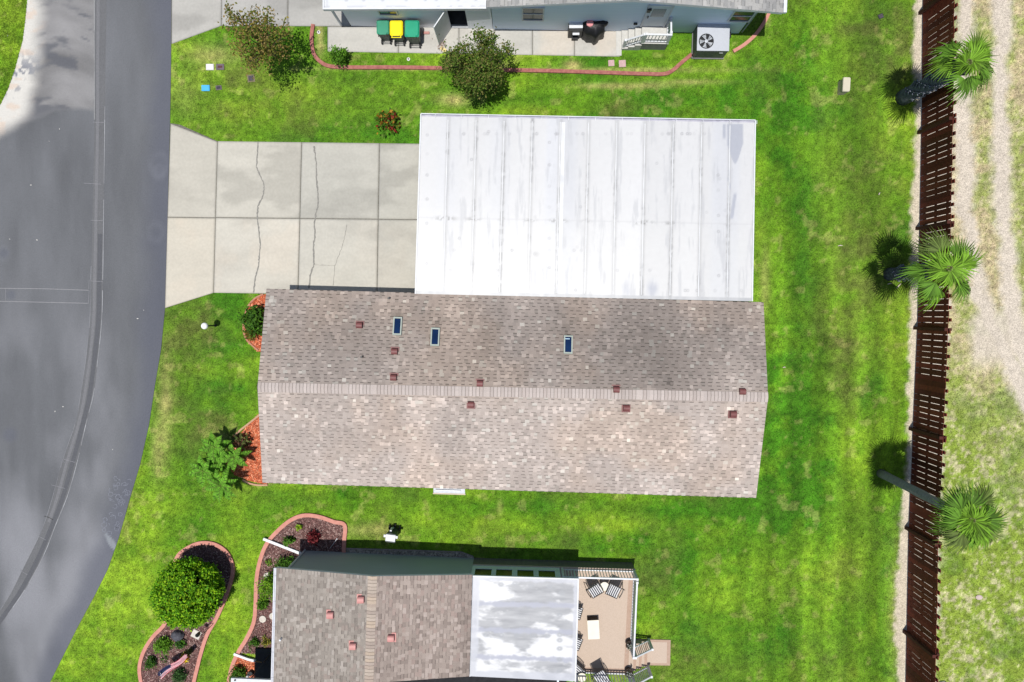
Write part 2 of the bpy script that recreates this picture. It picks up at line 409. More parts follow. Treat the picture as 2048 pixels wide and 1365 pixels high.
# paler, streaked old surface at the top left, with a ragged seam
old = (1-sstep(-8, 10, py-218+(n2-.5)*30-np.clip(110-px,0,80)*.3))*(1-sstep(195,215,px))
wy = Y+.35*np.sin(X*1.3+1)+.25*(fbm(X,Y,1.2,2,214)-.5)
oc = np.array([.185,.18,.178])*(.5+1.0*fbm(X*.35,wy,.8,4,210))[:,None]
col = col*(1-old[:,None]*.85)+oc*old[:,None]*.85
dark = sstep(.50,.60, fbm(X*.30, wy, .62, 4, 211))*old
col = mix(col, (.085,.088,.10), dark*.8)
col = mix(col, (.21,.212,.226), sstep(.35,.7,fbm(X*.9,Y*.4,2.6,4,205))*sstep(420,950,py)*.85*(1-.6*sstep(190,300,px)))
col = mix(col, (.080,.085,.108), (1-sstep(12,64,edge+(n1-.5)*50))*.7)
# pale concrete shoulder by the left verge
lv = np.interp(py, [-300,0,60,110,150,190,230,300], [66,56,50,40,28,16,2,-40])
pale = (1-sstep(4,46,px-lv-np.clip(py-40,0,170)*.14+(n2-.5)*34))*sstep(-60,-20,py+40)*(1-sstep(235,275,py+px*.5-10))
col = mix(col, (.50,.48,.44), pale)
rust_ = sstep(.52,.66,fbm(X*.6,Y*1.6,.5,4,213))*pale; col = mix(col, (.50,.36,.26), rust_*.45)
blot = sstep(.56,.62,fbm(X,Y,.33,3,212))*pale*(1-sstep(5,60,np.abs(py-150)))
col = mix(col, (.13,.14,.17), blot*.9)
# spill at the verge, low left, rings and scuffs by the edge
spd = (px-208)-(py-1068)*.9; sp = sstep(.42,.6,np.exp(-((spd/11)**2+((px-222)/16)**2))*(.6+.8*fbm(X,Y,.25,3,281))); col = mix(col, (.22,.235,.25), sp*.75)
for cx, cy, r in ((318,330,17),(312,465,14),(7,507,9),(318,345,9)):
    d = np.abs(np.hypot((px-cx), (py-cy)*.8)-r); col = mix(col, (.17,.175,.20), np.clip(.16*(1-d/9),0,1)*(.3+1.2*fbm(X,Y,.3,3,290)))
for cx, cy, r in ((20,870,12),(8,507,8),(22,590,8)):
    d = np.hypot(px-cx, py-cy); col = mix(col, (.09,.095,.115), np.clip(1-d/(r*1.6),0,.6))
road = struct(npobj('road', V, Q, col, am('asphalt', 45, .24, .85, .45, 90)))
# grass verge on the far side of the road
vg = [(-60,-400),(64,-400),(58,-40),(55,0),(51,40),(46,80),(38,110),(30,140),(16,180),(2,208),(-30,260),(-60,290),(-420,330),(-420,-400)]
mb = MB(); wv = w(vg)
V, Q = gridmesh(500, 320, lambda u, v: (P(-420,0).x+(P(70,0).x-P(-420,0).x)*u, P(0,300).y+(P(0,-330).y-P(0,300).y)*v, 0*u+.012))
Q = upfix(V, Q); cen = V[Q].mean(1); Q = Q[inpoly(cen[:,0], cen[:,1], wv)]
lc, _, _ = lawn_col(V[:,0].copy(), V[:,1].copy())
struct(npobj('verge', V, Q, lc*1.05, am('lawn soil and thatch')))
n = 26000; X = rng.uniform(P(-60,0).x, P(60,0).x, n); Y = rng.uniform(P(0,290).y, P(0,-60).y, n)
k = inpoly(X, Y, wv); X = X[k]; Y = Y[k]; n = len(X); c, _, _ = lawn_col(X, Y); a = rng.uniform(0,6.28,n); h = rng.uniform(.03,.07,n)
V = np.zeros((n,3,3)); dx, dy = np.cos(a), np.sin(a)
V[:,0] = np.stack([X-dy*.01,Y+dx*.01,np.full(n,.01)],1); V[:,1] = np.stack([X+dy*.01,Y-dx*.01,np.full(n,.01)],1); V[:,2] = np.stack([X+dx*h,Y+dy*h,h+.01],1)
struct(npobj('grass', V.reshape(-1,3), np.arange(n*3).reshape(-1,3), np.repeat(c*rng.uniform(.7,1.5,n)[:,None],3,0), am('grass blade')), 'stuff')

# sealed gutter strip that runs down the middle of the road, patch strip, seams
def ribbon(mb, pts, wd, z, col=None, thick=0):
    p = [Vector((*q, 0)) for q in pts]
    for i in range(len(p)-1):
        d = (p[i+1]-p[i]).normalized(); nrm = Vector((-d.y, d.x, 0))
        if i: dp = (p[i]-p[i-1]).normalized(); n0 = (Vector((-dp.y,dp.x,0))+nrm).normalized()
        else: n0 = nrm
        if i < len(p)-2: dn = (p[i+2]-p[i+1]).normalized(); n1_ = (Vector((-dn.y,dn.x,0))+nrm).normalized()
        else: n1_ = nrm
        w0 = wd[i] if hasattr(wd,'__len__') else wd; w1 = wd[i+1] if hasattr(wd,'__len__') else wd
        vs = [p[i]-n0*w0/2, p[i]+n0*w0/2, p[i+1]+n1_*w1/2, p[i+1]-n1_*w1/2]
        if thick:
            vs = [Vector((v.x,v.y,z)) for v in vs]+[Vector((v.x,v.y,z+thick)) for v in vs]
            mb.add(vs, [(0,1,2,3),(7,6,5,4),(0,4,5,1),(1,5,6,2),(2,6,7,3),(3,7,4,0)], col)
        else: mb.add([Vector((v.x,v.y,z)) for v in vs], [(3,2,1,0)], col)
gl = smooth_path([(189,-300),(189,0),(189,120),(189,240),(186,400),(182,560),(180,640),(172,720),(160,800),(150,850),(126,920),(104,1000),(84,1060),(50,1130),(20,1190),(-20,1250),(-120,1390)], 5)
gr = smooth_path([(213,-300),(213,0),(211,120),(210,240),(208,400),(206,560),(204,640),(196,720),(187,790),(172,850),(156,920),(136,990),(112,1050),(88,1110),(50,1180),(4,1246),(-90,1380)], 5)
mb = MB(); a = w(gl); b = w(gr)
for i in range(len(a)-1):
    t = .9+.16*vnoise(np.array(i/3.),np.array(.5),9)
    mb.add([(*a[i],.008),(*a[i+1],.008),(*b[i+1],.008),(*b[i],.008)], [(0,1,2,3)], tuple(np.array([.118,.119,.124])*float(t)))
g = obj('road_gutter', mb, am('asphalt'), road)
mb = MB(); pts = w([((x1*.68+x2*.32),(y1*.68+y2*.32)) for (x1,y1),(x2,y2) in zip(gl[:60],gr[:60])]); ribbon(mb, pts, .14, .0125, (.145,.145,.152))
obj('pale_seam', mb, am('asphalt'), road)
mb = MB(); ribbon(mb, w([((x1*.3+x2*.7),(y1*.3+y2*.7)) for (x1,y1),(x2,y2) in zip(gl[22:],gr[22:])]), .2, .0125, (.085,.087,.095))
obj('dark_seam', mb, am('asphalt'), road)
mb = MB()
def faint(pts, wd, c, sd):
    p = w(pts); 
    for i in range(len(p)-1):
        k = float(vnoise(np.array(i*.7),np.array(.3),sd)); 
        if k > .25: ribbon(mb, [p[i],p[i+1]], wd*(.6+.6*k), .0165, tuple(v*(.65+.5*k) for v in c))
faint(gr[12:], .026, (.30,.305,.32), 3); faint(gl[:16], .028, (.32,.32,.32), 4); faint(gl[24:], .02, (.22,.225,.24), 5)
ribbon(mb, w([(-100,576),(0,577),(90,578),(178,581)]), .024, .0165, (.24,.24,.25)); ribbon(mb, w([(-100,602),(0,603),(90,605),(176,607)]), .024, .0165, (.24,.24,.25))
for q in ([(178,579),(179,560)],[(182,441),(208,442)],[(168,367),(203,369)],[(180,562),(206,564)],[(186,245),(211,246)],[(126,918),(150,925)],[(103,970),(130,977)],[(179,581),(177,608)],[(124,918),(130,926)],[(12,578),(12,603)],[(40,1140),(55,1150)],[(78,1073),(92,1080)]):
    ribbon(mb, w(q), .016, .0165, (.22,.22,.235))
obj('seam_line', mb, am('asphalt'), road)
mb = MB(); ribbon(mb, w([(89,1033),(98,1035),(107,1040)]), .02, .019, (.03,.028,.025)); obj('dark_joint', mb, am('asphalt'), road)
# alligator cracking by the verge
mb = MB(); cr = [(235,955),(262,975)]
for i in range(46):
    t = random.random(); y = 955+t*115; xe = np.interp(y, [p[1] for p in ROAD_R], [p[0] for p in ROAD_R]); x = xe-8-random.random()*38*(1-.3*t)
    n = random.randint(5,7); r = random.uniform(3,6); a0_ = random.random()*6
    q = [(x+r*math.cos(a0_+6.283*k/n)*random.uniform(.8,1.2), y+r*math.sin(a0_+6.283*k/n)*random.uniform(.8,1.2)) for k in range(random.randint(3,n+1))]
    ribbon(mb, w(q+[q[0]] if random.random()<.5 else q), .018, .009, (.19,.20,.235))
obj('crack', mb, am('asphalt'), road)
mb = MB()
for i in range(11):
    x, y = random.uniform(5,300), random.uniform(10,1000); xe = np.interp(y, [p[1] for p in ROAD_R], [p[0] for p in ROAD_R])
    if x > xe-10: continue
    p = P(x,y,.007); r = random.uniform(.012,.03); a = random.random()*3
    mb.box((p.x,p.y,.014), (r*2.2,r,.008), a, col=(.62,.6,.55))
struct(obj('road_grit', mb, am('asphalt')), 'stuff')

# ---- concrete slabs ----
CONC = am('concrete', 9, .05, .85, .25, 70)
def slab(name, quad, parent, z=.03, base=(.62,.60,.55), seed=0, stain=1, rust=0):
    q = [P(x,y,z) for x,y in quad]
    nx = max(2,int((q[1]-q[0]).length/.1)); ny = max(2,int((q[3]-q[0]).length/.1))
    def fn(u, v):
        X = (q[0].x*(1-u)+q[1].x*u)*(1-v)+(q[3].x*(1-u)+q[2].x*u)*v
        Y = (q[0].y*(1-u)+q[1].y*u)*(1-v)+(q[3].y*(1-u)+q[2].y*u)*v
        return X, Y, z+0*u
    V, Q = gridmesh(nx, ny, fn); Q = upfix(V, Q); X, Y = V[:,0].copy(), V[:,1].copy()
    c = np.broadcast_to(np.array(base), X.shape+(3,)).copy()*(.93+.14*fbm(X,Y*1.6,.9,4,seed))[:,None]
    u = np.tile(np.linspace(0,1,nx+1), ny+1)
    s = sstep(.47,.80,fbm(X*.7,Y*1.7,1.5,6,seed+5))*stain
    c = mix(c, np.array(base)*.70, np.clip(s,0,.6))
    c *= (.965+.07*fbm(X*.3,Y*3,.5,3,seed+2))[:,None]
    if rust:
        px, py = proj(X, Y)
        c = mix(c, (.58,.47,.36), np.clip(rust*sstep(.4,.7,fbm(X,Y,1.2,4,seed+9)),0,.6))
    # side walls: skirt
    k = len(V); ring = list(range(nx+1))+[ (j+1)*(nx+1)+nx for j in range(ny)]+[ny*(nx+1)+nx-1-i for i in range(nx)]+[(ny-1-j)*(nx+1) for j in range(ny-1)]
    S = V[ring].copy(); S[:,2] = -.03; m = len(ring)
    SQ = np.array([[ring[i], ring[(i+1)%m], k+(i+1)%m, k+i] for i in range(m)])
    return npobj(name, np.vstack([V,S]), np.vstack([Q,SQ]), np.vstack([c, c[ring]*.8]), CONC, parent)
drive = struct(thing('driveway','','')); del drive['label'], drive['category']
bedm = MB(); bedm.prism([P(*p)[:2] for p in DRIVE], -.03, .012); obj('joint_filler', bedm, pm('dark joint dirt', (.16,.15,.13), (.09,.085,.07), 12, .95), drive)
# photo px of the slab corners; g = half the joint in px
g = .8
xs_t = [343,434.5,603,758,900,1060,1220,1380,1488]; 
def jx(k, y):  # joints lean with the photo
    top = [341,435,603.5,759,905,1065,1225,1385,1489][k]; bot = [334,427,596,754,899,1059,1219,1379,1482][k]
    return top+(bot-top)*(y-285)/300
ytop = lambda x: 283+ (x-435)*.0125; ymid = lambda x: 434.5+(x-336)*.0105; ybot = lambda x: 586+(x-430)*.012
slab('slab', [(341.5,248),(jx(1,284)-g,284),(jx(1,435)-g,435.3),(335.5,434)], drive, base=(0.391,0.369,0.316), seed=301, stain=.8)
slab('slab', [(335.4,435.6),(jx(1,436)-g,437),(427-g,586),(330.5,616)], drive, base=(0.449,0.414,0.345), seed=302, stain=.1, rust=.15)
for k in range(1,8):
    a, b = k, k+1
    f = lambda kk, yf, gg, sgn: (lambda y: (jx(kk,y)+gg, y+sgn))(yf(jx(kk,435)))
    slab('slab', [f(a,ytop,g,0), f(b,ytop,-g,0), f(b,ymid,-g,-g), f(a,ymid,g,-g)], drive, base=(0.374,0.361,0.318) if k>1 else (0.417,0.396,0.342), seed=310+k, stain=1.0 if k!=2 else .6)
    slab('slab', [f(a,ymid,g,g), f(b,ymid,-g,g), f(b,ybot,-g,0), f(a,ybot,g,0)], drive, base=(0.412,0.394,0.345) if k>1 else (0.439,0.414,0.357), seed=320+k, stain=.5, rust=.15 if k==1 else .06)
CR = pm('crack grime', (.25,.24,.215), (.16,.155,.14), 20, .95)
def crack(pts, wd, parent=drive):
    mb = MB(); p = []
    for i in range(len(pts)-1):
        for t in np.arange(6)/6:
            p.append((pts[i][0]*(1-t)+pts[i+1][0]*t+random.uniform(-.7,.7), pts[i][1]*(1-t)+pts[i+1][1]*t+random.uniform(-.4,.4)))
    p.append(pts[-1]); ribbon(mb, w(p,.034), [wd*random.uniform(.55,1.25) for _ in p], .0345); return obj('crack', mb, CR, parent)
crack([(515.5,285),(515,310),(513,334),(519,350),(527,365),(528,382),(524,397),(516,413),(514.5,434),(517,455),(521,490),(519,510),(517,530),(511,555),(507,586)], .065)
crack([(628,292),(630,307),(633,330),(633,360),(636,388),(636,412),(632,427),(629,445),(630,475),(627,490),(627,520),(628,530),(620,552),(618,577)], .075)
crack([(694,450),(688,480),(684,495),(676,515),(670,532),(666,572)], .022); crack([(628,530),(650,531),(670,532)], .018)
drive2 = struct(thing('neighbour_driveway','','')); del drive2['label'], drive2['category']; drive2.name = 'driveway'
bedm = MB(); bedm.prism([P(*p)[:2] for p in DRIVE2], -.03, .012); obj('joint_filler', bedm, pm('dark joint dirt', (0,0,0)), drive2)
slab('slab', [(345,-300),(446,-300),(442,51.5),(343.5,87.5)], drive2, base=(0.35,0.338,0.31), seed=401, stain=1)
for i,(a,b) in enumerate(((443.5,575),(576.5,700),(701.5,720))):
    slab('slab', [(a+1.5,-300),(b+1.5,-300),(b,52.6),(a,52)], drive2, base=(0.335,0.326,0.305), seed=402+i, stain=1)
path = struct(thing('path','','')); del path['label'], path['category']
bedm = MB(); bedm.prism([P(*p)[:2] for p in WALK2], -.03, .012); obj('joint_filler', bedm, pm('dark joint dirt', (0,0,0)), path)
jj = [655,797,918,988,1065,1149,1240]
for i in range(6):
    a, b = jj[i]+.6, jj[i+1]-.6; yb = lambda x: 103+(x-655)*.0172
    slab('slab', [(a,54),(b,54),(b,yb(b)),(a,yb(a))], path, base=(0.42,0.405,0.37), seed=420+i, stain=.35, rust=.3 if i>3 else 0)

# ================= BUILDINGS =================
SHING = am('asphalt shingle', 90, .22, .95, .5, 160)
def shingles(name, e0, e1, r0, r1, pal, parent, tone=None, course=.145, tabw=(.13,.27), seed=0, band=.5, bandc=.42, lift=0, light=.12):
    """architectural shingles laid in courses from the eave e0-e1 up to the ridge r0-r1"""
    rg = np.random.default_rng(seed)
    e0, e1, r0, r1 = [np.array(p, float) for p in (e0,e1,r0,r1)]
    slope = np.linalg.norm((r0+r1)/2-(e0+e1)/2); n = max(2,int(slope/course)); Lh = np.linalg.norm(e1-e0)
    nrm = np.cross(e1-e0, r0-e0); nrm /= np.linalg.norm(nrm); 
    if nrm[2] < 0: nrm = -nrm
    A = []; Cc = []
    for j in range(n):
        v0, v1 = j/n, (j+1)/n
        u = [0.]; 
        while u[-1] < 1: u.append(u[-1]+rg.uniform(*tabw)/Lh)
        u[-1] = 1; u = np.array(u); k = len(u)-1
        pt = lambda uu, vv: (e0*(1-uu)[:,None]+e1*uu[:,None])*(1-vv)+(r0*(1-uu)[:,None]+r1*uu[:,None])*vv
        z = (.006+.004*(np.arange(k)%2)+lift)[:,None]*nrm
        a, b = u[:-1], u[1:]
        q = np.stack([pt(a,v0)+z+nrm*.003, pt(b,v0)+z+nrm*.003, pt(b,v1)+z-nrm*.003, pt(a,v1)+z-nrm*.003], 1)
        A.append(q)
        idx = rg.choice(len(pal[0]), k, p=pal[1]); c = np.array(pal[0])[idx]*rg.uniform(.96,1.04,k)[:,None]
        cen = q.mean(1)
        if tone is not None: c = c*tone(cen[:,0], cen[:,1], rg)
        Cc.append(np.repeat(c[:,None],4,1))
        if band:
            m = (np.arange(k)%2 == 0) & (rg.random(k) < band*2)
            a, b = u[:-1][m], u[1:][m]; z = z[m]+nrm*.0045
            q = np.stack([pt(a,v0)+z, pt(b,v0)+z, pt(b,v0+.2/n)+z, pt(a,v0+.2/n)+z], 1); A.append(q)
            Cc.append(np.repeat((c[m]*bandc)[:,None],4,1))
    A = np.concatenate(A); Cc = np.concatenate(Cc)
    k = len(A); V = A.reshape(-1,3); Q = np.arange(k*4).reshape(k,4)
    t = np.cross(A[0,1]-A[0,0], A[0,2]-A[0,0])
    if t[2] < 0: Q = Q[:, ::-1]
    return npobj(name, V, Q, Cc.reshape(-1,3), SHING, parent)
def caps(name, a, b, wd, drop, pal, parent, step=.145, seed=0, z=.02, dark=.3):
    """cap shingles along a ridge a-b"""
    rg = np.random.default_rng(seed); a = Vector(a); b = Vector(b); n = int((b-a).length/step); d = (b-a).normalized(); s = Vector((-d.y,d.x,0))
    mb = MB()
    for i in range(n):
        p = a+(b-a)*(i/n); q = a+(b-a)*((i+1)/n); c = tuple(np.array(pal[rg.integers(len(pal))])*rg.uniform(.93,1.07)); zz = Vector((0,0,z)); lo = Vector((0,0,z-drop)); up = Vector((0,0,.004))
        mb.add([p+zz, p+s*wd+lo, q+s*wd+lo+up, q+zz+up], [(0,3,2,1)], c); mb.add([p+zz, p-s*wd+lo, q-s*wd+lo+up, q+zz+up], [(0,1,2,3)], c)
        dk = tuple(np.array(c)*dark); e = d*.016; u2 = Vector((0,0,.0055))
        if rg.random() < .9:
            mb.add([p+zz+u2, p+s*wd+lo+u2, p+s*wd+lo+e+u2, p+zz+e+u2], [(0,3,2,1)], dk); mb.add([p+zz+u2, p-s*wd+lo+u2, p-s*wd+lo+e+u2, p+zz+e+u2], [(0,1,2,3)], dk)
    return obj(name, mb, SHING, parent)
def solid_poly(mb, top, th):
    """solid from top polygon (3-D points) down by th"""
    n = len(top); top = [Vector(p) for p in top]
    nz = (top[1]-top[0]).cross(top[2]-top[0]).z
    if nz < 0: top = top[::-1]
    vs = [p-Vector((0,0,th)) for p in top]+top
    mb.add(vs, [tuple(range(n-1,-1,-1)), tuple(range(n,2*n))]+[(i,(i+1)%n,n+(i+1)%n,n+i) for i in range(n)])
def wallpt(A, B, s, out=0):
    A = Vector((A[0],A[1],0)); B = Vector((B[0],B[1],0)); d = (B-A).normalized(); n = Vector((d.y,-d.x,0))
    return A+d*s+n*out, math.atan2(d.y, d.x), n
def window(root, A, B, s, z, ww, hh, frame=WHITE, pane=None, mull=1, name='window'):
    """A to B has the outside on its right"""
    c, ang, n = wallpt(A, B, s, .02); f = MB(); d = Vector((math.cos(ang), math.sin(ang), 0)); t = .06
    for sx in (-1,1): f.box(c+d*sx*(ww/2-t/2)+Vector((0,0,z)), (t,.08,hh), ang)
    for sz in (-1,1): f.box(c+Vector((0,0,z+sz*(hh/2+.001-t/2))), (ww-2*t,.076,t), ang)
    if mull: f.box(c+Vector((0,0,z)), (ww-2*t,.05,.04), ang)
    fr = obj(name, f, frame, root)
    p = MB(); p.box(c-n*.012+Vector((0,0,z)), (ww-2*t,.02,hh-2*t), ang); obj('pane', p, pane or glass(), fr)
    return fr
def door(root, A, B, s, z0, ww, hh, m, frame=WHITE, glazed=True):
    c, ang, n = wallpt(A, B, s, .02); d = Vector((math.cos(ang), math.sin(ang), 0)); f = MB()
    f.box(c+Vector((0,0,z0+hh/2)), (ww,.06,hh), ang, bev=.006); dr = obj('door', f, m, root)
    f = MB()
    for sx in (-1,1): f.box(c+n*.015+d*sx*(ww/2+.035)+Vector((0,0,z0+hh/2)), (.07,.07,hh+.1), ang)
    obj('frame', f, frame, dr)
    if glazed: f = MB(); f.box(c+n*.03+Vector((0,0,z0+hh*.68)), (ww*.6,.02,hh*.36), ang); obj('pane', f, pm('frosted glass', (.30,.32,.33), (.18,.2,.21), 20, .2), dr)
    f = MB(); f.box(c+n*.05-d*(ww/2-.09)+Vector((0,0,z0+1.0)), (.05,.05,.16), ang, bev=.008); obj('handle', f, BLACKM, dr)
    return dr
def gable_walls(mb, corners, top, ridge=None):
    """closed wall box; corners ccw; ridge = ((i,j) gable end pairs, height)"""
    mb.prism([c[:2] for c in corners], -.05, top)

def roof_vent(root, at, rz, m, s=.27, slope=(0,0)):
    """box vent with a rounded hood; local +y is the hood's open, low side"""
    mb = MB(); M = Matrix.Translation(at) @ Matrix.Rotation(rz,4,'Z')
    prof = [(-s/2,-.06),(-s/2,.13)]+[(-s/2+.04+(s-.08)*k/5, .16+.05*math.sin(math.pi*(.2+.6*k/5))) for k in range(6)]+[(s/2,.14),(s/2,-.06)]
    vs = [M @ Vector((x,y,z)) for x in (-s*.5,s*.5) for y,z in prof]; n = len(prof)
    mb.add(vs, [tuple(range(n)), tuple(range(2*n-1,n-1,-1))]+[(i,n+i,n+(i+1)%n,(i+1)%n) for i in range(n)])
    mb.add([M @ Vector((x,y,-.012+0*x)) for x,y in ((-s*.72,-s*.75),(s*.72,-s*.75),(s*.72,s*.75),(-s*.72,s*.75))], [(0,1,2,3)])
    return obj('roof_vent', mb, m, root)

# ---------- the house in the middle ----------
EH, RH = 2.5, 3.42
mh = thing('house', 'long house with brown shingled gable roof, skylights and red vents in the middle', 'house', P(1030,780,0)*1)
mh.location.z = 0
NW, NE, SE, SW = P(533,578,EH), P(1527,605,EH), P(1512,996,EH), P(525,966,EH)
RWp, REp = P(515,775,RH), P(1536,795,RH)
mb = MB(); solid_poly(mb, [NW,NE,REp,RWp], .14); solid_poly(mb, [SW,SE,REp,RWp], .14)
rf = obj('roof', mb, pm('beige fascia', (.55,.52,.47), (.42,.40,.36), 6, .7), mh)
pal = ([(.352,.300,.272),(.370,.318,.290),(.330,.281,.256),(.43,.395,.36),(.30,.26,.235)], [.40,.26,.24,.04,.06])
def tone_main(X, Y, rg):
    px, py = proj(X*(32/(32-3)), Y*(32/(32-3)))
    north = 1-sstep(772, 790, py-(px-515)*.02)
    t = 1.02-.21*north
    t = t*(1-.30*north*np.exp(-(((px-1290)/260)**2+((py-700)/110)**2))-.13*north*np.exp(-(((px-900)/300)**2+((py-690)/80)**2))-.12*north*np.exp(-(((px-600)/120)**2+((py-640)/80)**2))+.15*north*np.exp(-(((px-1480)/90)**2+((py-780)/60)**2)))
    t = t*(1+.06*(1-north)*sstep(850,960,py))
    st = fbm(X*.9, Y*.5, 1.3, 5, 505); t = t*(.76+.48*st)
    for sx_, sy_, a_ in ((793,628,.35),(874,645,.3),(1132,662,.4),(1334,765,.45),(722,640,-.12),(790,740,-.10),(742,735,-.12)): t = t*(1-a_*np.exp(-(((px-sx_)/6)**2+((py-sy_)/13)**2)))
    k = 1+np.zeros((len(X),3)); wgt = sstep(.45,.7,fbm(X,Y,2.6,3,506))
    k[:,0] += .05*wgt; k[:,2] -= .05*wgt
    k[:,2] -= .02
    lt = (rg.random(len(X)) < .05+.30*sstep(.46,.66,fbm(X*.8,Y,.9,4,507)))*rg.uniform(.12,.36,len(X))
    return k*(t*(1+lt))[:,None]
shingles('shingle_field', NW, NE, RWp, REp, pal, rf, tone_main, seed=1, band=.44, bandc=.34, tabw=(.12,.20))
shingles('shingle_field', SW, SE, RWp, REp, pal, rf, tone_main, seed=2, band=.42, bandc=.48, tabw=(.12,.20))
caps('ridge_cap', RWp, REp, .20, .045, [(.40,.345,.315),(.42,.365,.335),(.385,.33,.30)], rf, seed=3, z=.035)
def onroof(x, y, north=True):
    """point on the main roof seen at photo px x,y"""
    a, b, c = (NW, NE, RWp) if north else (SW, SE, RWp)
    nrm = (b-a).cross(c-a); o = Vector((0,0,CAMH)); d = P(x,y,0)-o
    return o+d*((a-o).dot(nrm)/d.dot(nrm))
ROT = math.atan2(NE.y-NW.y, NE.x-NW.x)
REDV = pm('oxide red vent paint', (.165,.055,.052), (.12,.038,.036), 5, .5)
for x,y in ((720,651),(790,703),(788,755),(960,767),(1232,779),(1483,783)): roof_vent(mh, onroof(x,y,True)+Vector((0,0,.02)), ROT, REDV, .25)
for x,y in ((942,809),(1252,816),(1465,828)): roof_vent(mh, onroof(x,y,False)+Vector((0,0,.02)), ROT+math.pi, REDV, .25)
for x,y,k in ((779,597,1),(725,714,1)):
    p = onroof(x,y,True); mb = MB(); mb.tube([p-Vector((0,0,.05)), p+Vector((0,0,.22))], .045, 10); obj('vent_pipe', mb, BLACKP, mh)
BLUEG = pm('blue skylight glass', (.004,.022,.075), (.002,.012,.045), 2, .08, spec=.5)
for x,y in ((796,653),(871,674.5),(1136,690)):
    p = onroof(x,y,True); mb = MB(); tilt = -math.atan2(RH-EH, (Vector(RWp.xy)-Vector(NW.xy)).length)
    cw, ch = .36, .76; M = Matrix.Translation(p+Vector((0,0,.07))) @ Matrix.Rotation(ROT,4,'Z') @ Matrix.Rotation(tilt,4,'X')
    def bb(mbx, c, s_):
        vs = [M @ (Vector(c)+Vector((i*s_[0]/2,j*s_[1]/2,k*s_[2]/2))) for k in (-1,1) for i,j in ((-1,-1),(1,-1),(1,1),(-1,1))]
        mbx.add(vs, [(3,2,1,0),(4,5,6,7),(0,1,5,4),(1,2,6,5),(2,3,7,6),(3,0,4,7)])
    for sx in (-1,1): bb(mb, (sx*(cw/2-.025),0,0), (.05,ch,.2))
    for sy in (-1,1): bb(mb, (0,sy*(ch/2-.03),-.001), (cw-.1,.06,.198))
    sk = obj('skylight', mb, pm('sage metal frame', (.34,.38,.33), (.28,.31,.27), 6, .4), mh)
    mb = MB(); bb(mb, (0,0,.05), (cw-.1,ch-.12,.02)); obj('pane', mb, BLUEG, sk)
    if x > 1000: mb = MB(); bb(mb, (-.04,.24,.065), (.2,.035,.006)); obj('blind_slat', mb, pm('pale blue', (.4,.55,.65), (.3,.45,.55), 5, .5), sk)
ins = lambda a, b, t: a+(b-a)*t
def inset(q, d):
    c = sum((Vector(p[:2]) for p in q), Vector((0,0)))/len(q); out = []
    for p in q:
        p = Vector(p[:2]); v = c-p; out.append(p+Vector((math.copysign(d,v.x), math.copysign(d,v.y))))
    return out
SIDING = pm('cream vinyl siding', (.66,.64,.58), (.60,.58,.52), 3, .6)
wc = inset([NW,NE,SE,SW], .32)   # NW NE SE SW
mb = MB(); mb.prism(wc, -.05, EH-.12)
mid = [(wc[0]+wc[3])/2, (wc[1]+wc[2])/2]; zt = EH-.12; zr = RH-.2
mb.add([(*wc[0],zt),(*wc[3],zt),(*mid[0],zr),(*wc[1],zt),(*wc[2],zt),(*mid[1],zr)], [(0,2,1),(3,4,5),(0,3,5,2),(1,2,5,4)])
obj('wall', mb, SIDING, mh)
for s in (1.6,5.6): window(mh, wc[0], wc[3], s, 1.5, 1.1, 1.1)      # west end
for s in (2.,6.): window(mh, wc[2], wc[1], s, 1.5, 1.0, 1.1)      # east end
for s in (2.5,6,12.5,16,19.5): window(mh, wc[3], wc[2], s, 1.5, .95, 1.1)
door(mh, wc[3], wc[2], (P(898,981,2.2).xy-wc[3]).length, .15, .9, 2.0, pm('white door', (.7,.7,.68), (.62,.62,.6), 4, .5))
mb = MB(); a = P(867,977,2.15); b = P(929,979,2.15); c = P(930,988,2.05); d = P(867,986,2.05)
n_ = (wc[2]-wc[3]).normalized(); up_ = Vector((-n_.y, n_.x)); back = lambda p: Vector((*(Vector(p.xy)+up_*.34), p.z+.06))
solid_poly(mb, [back(a),back(b),c,d], .05); aw = obj('door_canopy', mb, WHITE2, mh)
mb = MB(); mb.beam(P(866,987,2.03), P(931,989,2.03), .05, .07); obj('gutter', mb, pm('tan trim', (.50,.42,.32), (.44,.36,.27), 5, .6), aw)
mb = MB(); mb.beam(P(871,980.5,2.17), P(921,982,2.17), .035, .05); obj('rail', mb, WHITE, aw)

# ---------- metal pan roof of the double carport ----------
METAL = am('painted pan metal', 5, .02, .38, .06, 5, spec=.4)
cp = thing('carport', 'wide carport with white metal pan roof streaked with grime beside the shingled house', 'carport', P(1170,410,0))
CH = 2.45
c0, c1, c2, c3 = P(842,233,CH), P(1510,246,CH), P(1504,603,CH+.12), P(831,588,CH+.12)
def pan(u, v):
    X = (c0.x*(1-u)+c1.x*u)*(1-v)+(c3.x*(1-u)+c2.x*u)*v; Y = (c0.y*(1-u)+c1.y*u)*(1-v)+(c3.y*(1-u)+c2.y*u)*v
    return X, Y, CH+.12*v
V, Q = gridmesh(340, 190, pan); Q = upfix(V, Q); X, Y = V[:,0].copy(), V[:,1].copy()
uu, vv = np.meshgrid(np.linspace(0,1,341), np.linspace(0,1,191)); uu = uu.ravel(); vv = vv.ravel()
col = np.broadcast_to(np.array([.675,.685,.72]), X.shape+(3,)).copy()
RIBS = [(55+56.3*k)/668 for k in range(11)]
col *= (.95+.10*fbm(X*2.2, Y*.35, 1.2, 4, 601))[:,None]
col = mix(col, (.73,.735,.745), sstep(.45,.7,vv)*.7)
col = mix(col, (.735,.73,.725), sstep(.5,.62,vnoise(uu*12,vv*0+.5,8))*.6)
rs0 = np.random.default_rng(17)
